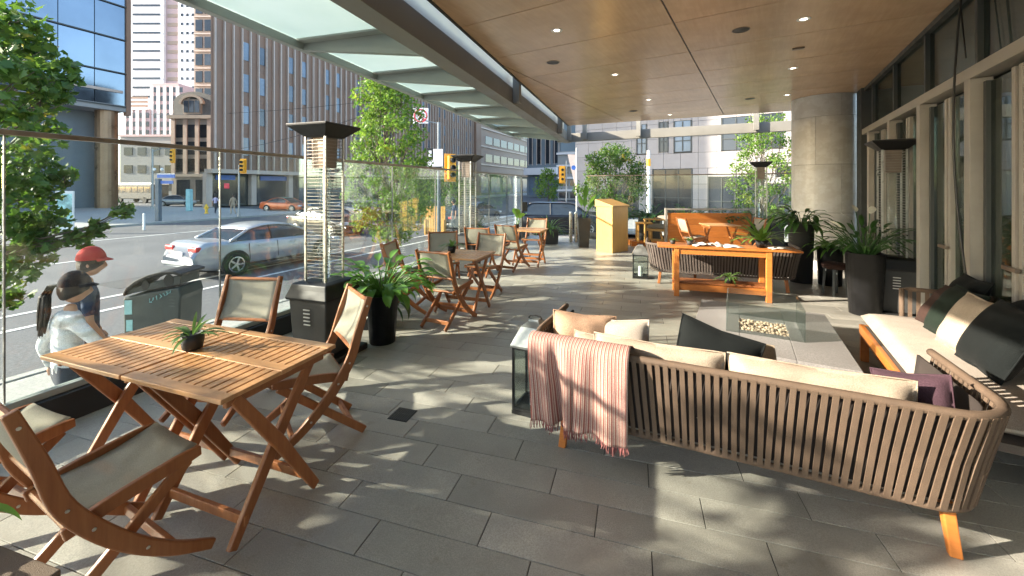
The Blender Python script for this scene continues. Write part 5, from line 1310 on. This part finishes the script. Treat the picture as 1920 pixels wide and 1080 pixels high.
# yellow slatted hoarding by the crossing
yh=thing('slatted_barrier','yellow slatted timber barrier near the crossing','barrier',sxy(815,20.5,WALK),R(-14))
for k in range(9): B((-.52+k*.13,0,.78),(.105,.03,1.35)).build('slat',M['maple'],yh)
for z in (.35,1.2): B((0,.03,z),(1.2,.03,.09)).build('rail',M['maple'],yh)
for s in (-1,1): B((s*.5,.08,.4),(.06,.30,.8)).build('foot',M['maple'],yh)
# overhead tram wires
def catenary(a,b,sag,label,r=.02):
    pts=[]
    for j in range(13): t=j/12; p=Vector(a).lerp(Vector(b),t); p.z-=sag*4*t*(1-t); pts.append(p)
    tag(MB().tube(pts,r,5).build('overhead_wire',M['black']),label,'wire',None)
catenary(dp(240,213,60),dp(690,190,42),.6,'thin overhead tram wire crossing in front of the finned tower')
catenary(dp(395,287,48),dp(730,200,30),.5,'slanting overhead wire running down behind the near heater hood')
# bollards at the exit
for x,w_ in ((1073,'left'),(1083,'right')):
    tag(MB().lathe([(.05,0),(.05,.84),(.035,.88),(.001,.9)],14).build('bollard',M['steel'],None,smooth=False,loc=gp(x,456,0)+Vector((0,.3,0))),'short steel post at the terrace exit, the '+w_+' one of two','bollard','steel posts at the exit')
# speaker on a thin stand
ls=thing('loudspeaker','small black speaker box on a thin stand near the exit','speaker',(sx(979,9.4),9.4,0)); MB().tube([(0,0,0),(0,0,1.75)],.012,8).build('stand',M['black'],ls); B((.06,0,1.16),(.12,.12,.22)).build('box',M['black'],ls,bevel=.01); MB().lathe([(.14,0),(.14,.015),(.02,.03)],18).build('foot',M['black'],ls)
# white napkins and menus on the console
M['linen']=fabric('white linen',(.75,.72,.68),200,.2)
for k,(x,y,rz_,w_,l_) in enumerate(((.62,.20,.3,'left, upright fold',.22),(.80,.24,-.4,'middle',.26),(1.02,.20,.15,'right, lying flat',.30),(1.62,.2,.2,'farthest right',.2))):
    n=8; rows=[]
    for j in range(n+1):
        rows.append([(-.13+.26*i/n,-l_/2+l_*j/n,.004+ (.05 if k<2 else .018)*abs(math.sin(i*.9+j*.35+k))*(1-abs(2*i/n-1))) for i in range(n+1)])
    o=MB().grid(rows).build('napkin',M['linen'],None,smooth=True,loc=onk(x,y,.742),rz=ka+rz_,solid=.004); tag(o,'crumpled white napkin on the orange console, '+w_,'napkin','napkins on the console')
bb=thing('low_table','corner of a weathered wooden table in the lower left corner','table',(-1.20,.995,0),R(-16))
for j in range(4): B((-.2,-.045-.09*j,.72),(.72,.085,.024)).build('top_board',M['strap'],bb,bevel=.004)
for x in (-.5,.1):
    for y in (-.30,-.05): B((x,y,.354),(.045,.045,.706)).build('leg',M['teak'],bb)
# ================================================================ BUILDINGS
M['brown']=mat('brown cladding',(.25,.15,.10),.6,.12,.3); M['fin']=mat('pale fin',(.47,.375,.315),.45,.08,1); M['winblue']=mat('blue window',(.11,.145,.19),.10,.2,.5,obv=.5); M['windk']=mat('dark window',(.025,.03,.038),.10,.2,.5,obv=.5)
M['stone']=mat('pale stone cladding',(.31,.285,.275),.6,.07,1.2,obv=.05); M['oldstone']=mat('old stone',(.33,.29,.25),.8,.15,.5); M['whitecl']=mat('white cladding',(.72,.68,.67),.6,.05,.4); M['pinkcl']=mat('pink stone',(.50,.36,.35),.7,.06,.5); M['greybld']=mat('grey concrete',(.28,.28,.27),.8,.12,.3); M['copper']=mat('mansard lead',(.14,.15,.15),.6,.2,1); M['officebrown']=mat('office stone',(.36,.27,.21),.7,.08,.4); M['bronzecol']=mat('bronze column',(.24,.16,.10),.35,.2,.6,metal=.6)
M['mirror']=mat('curtain glass',(.16,.195,.235),.04,.10,.2,metal=.85,obv=.12); M['lowwall']=mat('blue grey wall',(.15,.18,.20),.6,.1,.3)
class Bld:
    """a building whose local x runs along its front (origin = left end of the front at ground), y into the block"""
    def __init__(s,name,label,o,d,cat='building',group=None):
        s.r=thing(name,label,cat,(o[0],o[1],WALK),math.atan2(d[1],d[0]),group); s.c={}
    def box(s,name,x0,x1,y0,y1,z0,z1,m,parent=None,bev=0): return B(((x0+x1)/2,(y0+y1)/2,(z0+z1)/2),(x1-x0,y1-y0,z1-z0)).build(name,M[m],parent or s.r,bevel=bev)
    def rep(s,name,x,z,w,h,m,y=-.02,d=.08,parent=None):
        k=(name,w,h,m,d)
        if k in s.c: return inst(s.c[k],parent or s.r,(x,y,z))
        o=B((0,0,0),(w,d,h)).build(name,M[m],parent or s.r,loc=(x,y,z)); s.c[k]=o; return o
sdir=Vector((math.sin(R(22)),math.cos(R(22))))
# finned tower along the street
o_=sxy(395,48.8); b=Bld('finned_tower','tall brown tower with closely spaced pale vertical fins across the junction',o_,sdir)
LN=68; HT=46
MB().prism([(0,0),(LN,0),(LN,20),(14.5,20)],4.6,HT).build('wall',M['brown'],b.r); MB().prism([(.9,1.2),(LN,1.2),(LN,20),(14.5,20)],0,4.6).build('base_wall',M['framedk'],b.r)
for k in range(62): b.rep('fin',.4+k*1.1,(4.6+HT)/2,.13,HT-4.6,'fin',-.16,.32)
rnd=random.Random(6)
for f in range(8):
    for k in range(30):
        x=.4+k*2.2+1.65
        if x<LN-1 and k%3!=0: b.rep('window',x,7.6+f*4.1,.84,2.3,'winblue',-.02,.1)
b.box('canopy_band',0,LN,-.25,1.2,4.1,4.6,'fin')
for k in range(12): b.rep('shop_window',2.8+k*5.6,2.0,4.4,3.4,'windk',1.16,.12); b.rep('pier',.2+k*5.6,2.05,.7,4.1,'fin',.9,.7)
b.box('shop_sign',7.0,11.4,.98,1.08,3.3,3.9,'signblue'); b.box('shop_sign',1.2,3.6,.98,1.08,3.3,3.9,'signblue')
b.box('parapet',0,LN,-.2,.3,HT,HT+.8,'fin')
# old mansarded building left of it
o_=sxy(322,60); e_=sxy(398,60.0); d_=(e_-o_); b=Bld('mansard_building','narrow old stone building with an arched dormer and mansard roof',o_,d_); Wm=d_.length
b.box('wall',0,Wm,0,12,0,12.4,'oldstone'); b.box('cornice',-.3,Wm+.3,-.5,12,12.4,12.9,'oldstone'); b.box('string_course',-.1,Wm+.1,-.25,.0,3.9,4.3,'oldstone')
for k in range(4): b.rep('pilaster',.35+k*(Wm-.7)/3,8.3,.55,8.1,'fin',-.12,.24)
for f in range(3):
    for k in range(3): b.rep('window',.35+(k+.5)*(Wm-.7)/3,5.6+f*2.5,1.1,1.9,'windk',-.03,.1)
for k in range(2): b.rep('arcade_opening',1.7+k*2.8,1.75,1.9,3.4,'windk',-.03,.1)
mm=MB(); n=10; P=[(0,12.9)]+[(Wm/2-Wm*.5*math.cos(a),12.9+2.0+1.6*math.sin(a)) for a in [math.pi*j/n for j in range(n+1)]]+[(Wm,12.9)]
vs=[(x,.3,z) for x,z in P]+[(x,9,z) for x,z in P]; q=len(P); mm.add(vs,[tuple(range(q)),tuple(range(2*q-1,q-1,-1))]+[(i,q+i,q+i+1,i+1) for i in range(q-1)])
rf=mm.build('roof',M['copper'],b.r)
B((Wm/2,.15,14.2),(2.6,.4,2.2)).build('dormer',M['oldstone'],rf); 
for k in range(3): B((Wm/2-.8+k*.8,-.08,14.2),(.62,.08,1.7)).build('dormer_window',M['winblue'],rf)
MB().ribbon([(Wm/2+1.6*math.cos(math.pi*j/14),0,14.6+1.2*math.sin(math.pi*j/14)) for j in range(15)],.5,.35,(0,1,0)).build('dormer_arch',M['oldstone'],rf)
# pale banded stone tower behind
o_=sxy(364,95); e_=sxy(400,95); d_=e_-o_; b=Bld('stone_office_tower','tan stone office block rising behind the mansarded building',o_,d_); Wm=d_.length
b.box('wall',0,Wm,0,14,0,62,'officebrown')
for f in range(13):
    for k in range(2): b.rep('window',1.2+k*2.1,8+f*4,1.6,2.6,'windk',-.02,.2)
    b.rep('spandrel',Wm/2,10.0+f*4,Wm,.3,'fin',-.1,.2)
# white high-rise
o_=sxy(240,170); e_=sxy(368,170); d_=e_-o_; b=Bld('white_high_rise','very tall white high-rise with thin dark window bands far behind',o_,d_); Wm=d_.length
b.box('wall',0,Wm*.52,0,16,0,150,'whitecl'); b.box('tan_strip',Wm*.52,Wm*.72,1.2,16,0,150,'pinkcl'); b.box('right_wall',Wm*.72,Wm,.4,16,0,142,'whitecl')
for f in range(26):
    b.rep('window_band',Wm*.27,40+f*3.8,Wm*.40,.8,'windk',-.05,.2); b.rep('strip_window',Wm*.62,40+f*3.8,Wm*.15,1.5,'officebrown',1.15,.2)
    for k in range(3): b.rep('window',Wm*(.78+k*.08),40+f*3.8,.9,1.1,'windk',.35,.2)
# pink and white striped mid-rise
o_=sxy(230,120); e_=sxy(334,120); d_=e_-o_; b=Bld('striped_block','white and pink block with columns of small dark windows',o_,d_); Wm=d_.length
b.box('wall',0,Wm*.50,0,14,0,25,'pinkcl'); b.box('tall_wall',Wm*.50,Wm*.98,.5,14,0,33,'pinkcl')
for k in range(9):
    b.rep('white_pier',.7+k*1.9,12.5 if k<4 else 16,.95,25 if k<4 else 32,'whitecl',-.1 if k<4 else .4,.3)
    for f in range(9 if k<4 else 12): b.rep('window',1.65+k*1.9,3+f*2.55,.80,1.5,'windk',-.04 if k<4 else .46,.12)
b.box('terrace_band',0,Wm*.45,-.3,10,25,25.6,'whitecl')
for f in range(3): b.rep('roof_slat',Wm*.22,26.3+f*1.2,Wm*.4,.6,'brown',.5,.3)
# grey podium below
o_=sxy(225,78); e_=sxy(328,78); d_=e_-o_; b=Bld('grey_podium','plain grey low building beyond the bus',o_,d_); Wm=d_.length
b.box('wall',0,Wm,0,10,0,12,'greybld')
for f in range(3):
    for k in range(4): b.rep('window',1.6+k*2.6,2.4+f*3.4,1.6,1.5,'windk',-.03,.1)
b.box('coping',-.1,Wm+.1,-.2,10,12,12.4,'pinkcl')
# overhanging glass tower at the far left
e_=sxy(238,48); o_=Vector((e_.x-sdir.x*26,e_.y-sdir.y*26,0)); b=Bld('glass_office_tower','blue mirrored glass office tower on a tall bronze column at the far left',o_,sdir); LG=26
b.box('core_wall',0,LG-1.2,3.2,18,0,11.2,'lowwall'); b.box('soffit',0,LG,0,18,11.2,11.9,'greybld'); b.box('backing',0,LG,.25,18,11.9,60,'framedk')
for f in range(11):
    for k in range(9): b.rep('glass_pane',1.45+k*2.89,13.6+f*3.9,2.82,3.8,'mirror',.1,.12)
    b.rep('mullion_band',LG/2,11.75+f*3.9,LG,.14,'framedk',.0,.2)
b.box('corner_post',LG-.1,LG+.3,-.2,.5,10.8,60,'brown'); b.box('white_band',0,LG-.4,-.12,.0,13.3,13.6,'fin')
MB().lathe([(1.0,0),(1.0,11.2)],20,c=(LG-1.3,1.3,0)).build('column',M['bronzecol'],b.r,smooth=False)
for k in range(3): b.rep('low_window',4+k*6,3,3.8,4.5,'windk',3.15,.1)
# office block with strip windows past the finned tower
o_=sxy(893,113); b=Bld('strip_window_office','brown stone office with horizontal window strips beyond the finned tower',(o_.x,o_.y),sdir); LO=88
b.box('wall',0,LO,0,16,6,40,'officebrown'); b.box('base_wall',0,LO,1,16,0,6,'framedk'); b.box('end_fin',-1.5,1.5,-.8,4,0,40,'brown')
for f in range(7):
    for k in range(14): b.rep('window',8+k*5.6,10.8+f*5.2,4.6,2.3,'windk',-.03,.15)
    b.rep('ledge',LO/2,8.8+f*5.2,LO,.35,'fin',-.15,.3)
for k in range(9): b.rep('shop_window',6+k*9,3,7,4.6,'winblue',.95,.1)
# dark gridded block with white canopy
o_=sxy(988,98); e_=sxy(1052,92); d_=e_-o_; b=Bld('gridded_block','dark gridded office block with a white entrance canopy down the side road',o_,d_); Wm=d_.length
b.box('wall',0,Wm,0,10,0,19,'lowwall'); b.box('canopy',.2,Wm-.3,-1.6,0,5.2,6.8,'whitecl')
for k in range(8): b.rep('mullion',.5+k*(Wm-1)/7,11.5,.16,8,'fin',-.1,.2)
for k in range(4): b.rep('window',1.3+k*(Wm-2.4)/3.2,11.5,1.2,7.4,'windk',-.03,.1); b.rep('low_window',1.3+k*(Wm-2.4)/3.2,2.6,1.3,4.4,'winblue',-.03,.1)
# low grey car park beside it
o_=sxy(1046,74); e_=sxy(1140,70); d_=e_-o_; b=Bld('low_grey_block','low grey block with horizontal ledges behind the pennant',o_,d_); Wm=d_.length
b.box('wall',0,Wm,0,10,0,8.8,'greybld')
for f in range(4): b.rep('ledge',Wm/2,1.8+f*2.2,Wm+.3,.35,'whitecl',-.15,.4)
for f in range(3):
    for k in range(4): b.rep('window',1.1+k*2.1,.9+f*2.2,1.7,1.0,'windk',-.03,.1)
# ornate sunlit facade behind the dark tree
o_=sxy(1058,118); e_=sxy(1225,98); d_=e_-o_; b=Bld('ornate_block','sunlit ornate pale brick block behind the dark street tree',o_,d_); Wm=d_.length
b.box('wall',0,Wm,0,12,0,40,'officebrown')
for f in range(9):
    for k in range(9): b.rep('window',1.8+k*3.3,4+f*4,1.3,2.2,'windk',-.03,.15); b.rep('sill',1.8+k*3.3,2.75+f*4,1.7,.25,'whitecl',-.1,.3)
    b.rep('string_course',Wm/2,2.2+f*4,Wm,.3,'whitecl',-.1,.25)
# pale stone-panelled building across the side street
fdv=Vector((.823,-.567)); c0_=Vector((16.5,30)); o_=c0_-fdv*13
b=Bld('stone_panel_building','pale stone-panelled building with dark square windows across the side street',o_,fdv); LS_=26; PWd=1.30; PHt=1.22
b.box('wall',0,LS_,.06,14,0,24,'grout')
wins=[]
def xs(px): # photo column -> distance along the front
    r_=(px-960)/F; return (r_*o_.y-o_.x)/(fdv.x-r_*fdv.y)
def zs_(px,py): t=xs(px); return HC-(py-HY)/F*(o_.y+fdv.y*t)-WALK
w2=[]
for (a,c,t_,bm,mm_) in [(1194,1212,225,288,'winblue'),(1236,1252,225,285,'windk'),(1264,1296,225,284,'winblue'),(1353,1407,252,281,'windk'),(1424,1466,250,277,'windk'),(1455,1482,314,331,'windk'),(1500,1560,250,277,'windk')]:
    w2.append((xs(a),xs(c),zs_((a+c)/2,bm),zs_((a+c)/2,bm)+2.4 if t_>=225 and bm>270 and bm<300 else zs_((a+c)/2,t_),mm_))
shop=[(1224,1297,318,410),(1328,1378,332,410),(1382,1420,332,410),(1440,1480,345,410),(1500,1590,332,410),(1150,1196,330,410)]
for (a,c,t_,bm) in shop: w2.append((xs(a),xs(c),.35,zs_((a+c)/2,t_),'windk'))
for x0,x1,z0,z1,mm_ in w2:
    for up in range(4 if z0>3.5 else 1):
        zz=up*4.2
        o=b.box('window',x0,x1,.02,.10,z0+zz,z1+zz,mm_)
        n=max(2,int((x1-x0)/1.1+.5)) if z0<3 else 2
        for k in range(1,n): x=x0+(x1-x0)*k/n; B((x,.0,(z0+z1)/2+zz),(.07,.08,z1-z0-.1)).build('mullion',M['framedk'],o)
        B(((x0+x1)/2,.0,z0+(z1-z0)*.35+zz),(x1-x0-.1,.07,.06)).build('transom',M['framedk'],o)
        for xx in (x0,x1): B((xx,.0,(z0+z1)/2+zz),(.10,.10,z1-z0)).build('frame',M['framedk'],o)
cnt=0
for i in range(int(LS_/PWd)):
    for k in range(int(15/PHt)):
        x=i*PWd; z=k*PHt+.2; rects=[(x,x+PWd,z,z+PHt)]
        for x0,x1,z0,z1,mm_ in w2:
            for up in range(4 if z0>3.5 else 1):
                nr=[]
                for (a,c,d,e) in rects:
                    A0,A1,A2,A3=x0-.05,x1+.05,z0+up*4.2-.03,z1+up*4.2+.03
                    if A1<=a or A0>=c or A3<=d or A2>=e: nr.append((a,c,d,e)); continue
                    if a<A0: nr.append((a,A0,d,e))
                    if c>A1: nr.append((A1,c,d,e))
                    a2,c2=max(a,A0),min(c,A1)
                    if d<A2: nr.append((a2,c2,d,A2))
                    if e>A3: nr.append((a2,c2,A3,e))
                rects=nr
        for (a,c,d,e) in rects:
            if c-a<.12 or e-d<.12: continue
            key=(round(c-a,2)==PWd and round(e-d,2)==PHt)
            if key and 'pn' in b.c: inst(b.c['pn'],b.r,((a+c)/2,.03,(d+e)/2))
            else:
                q=B((0,0,0),(c-a-.022,.06,e-d-.022)).build('stone_panel',M['stone'],b.r,loc=((a+c)/2,.03,(d+e)/2))
                if key: b.c['pn']=q
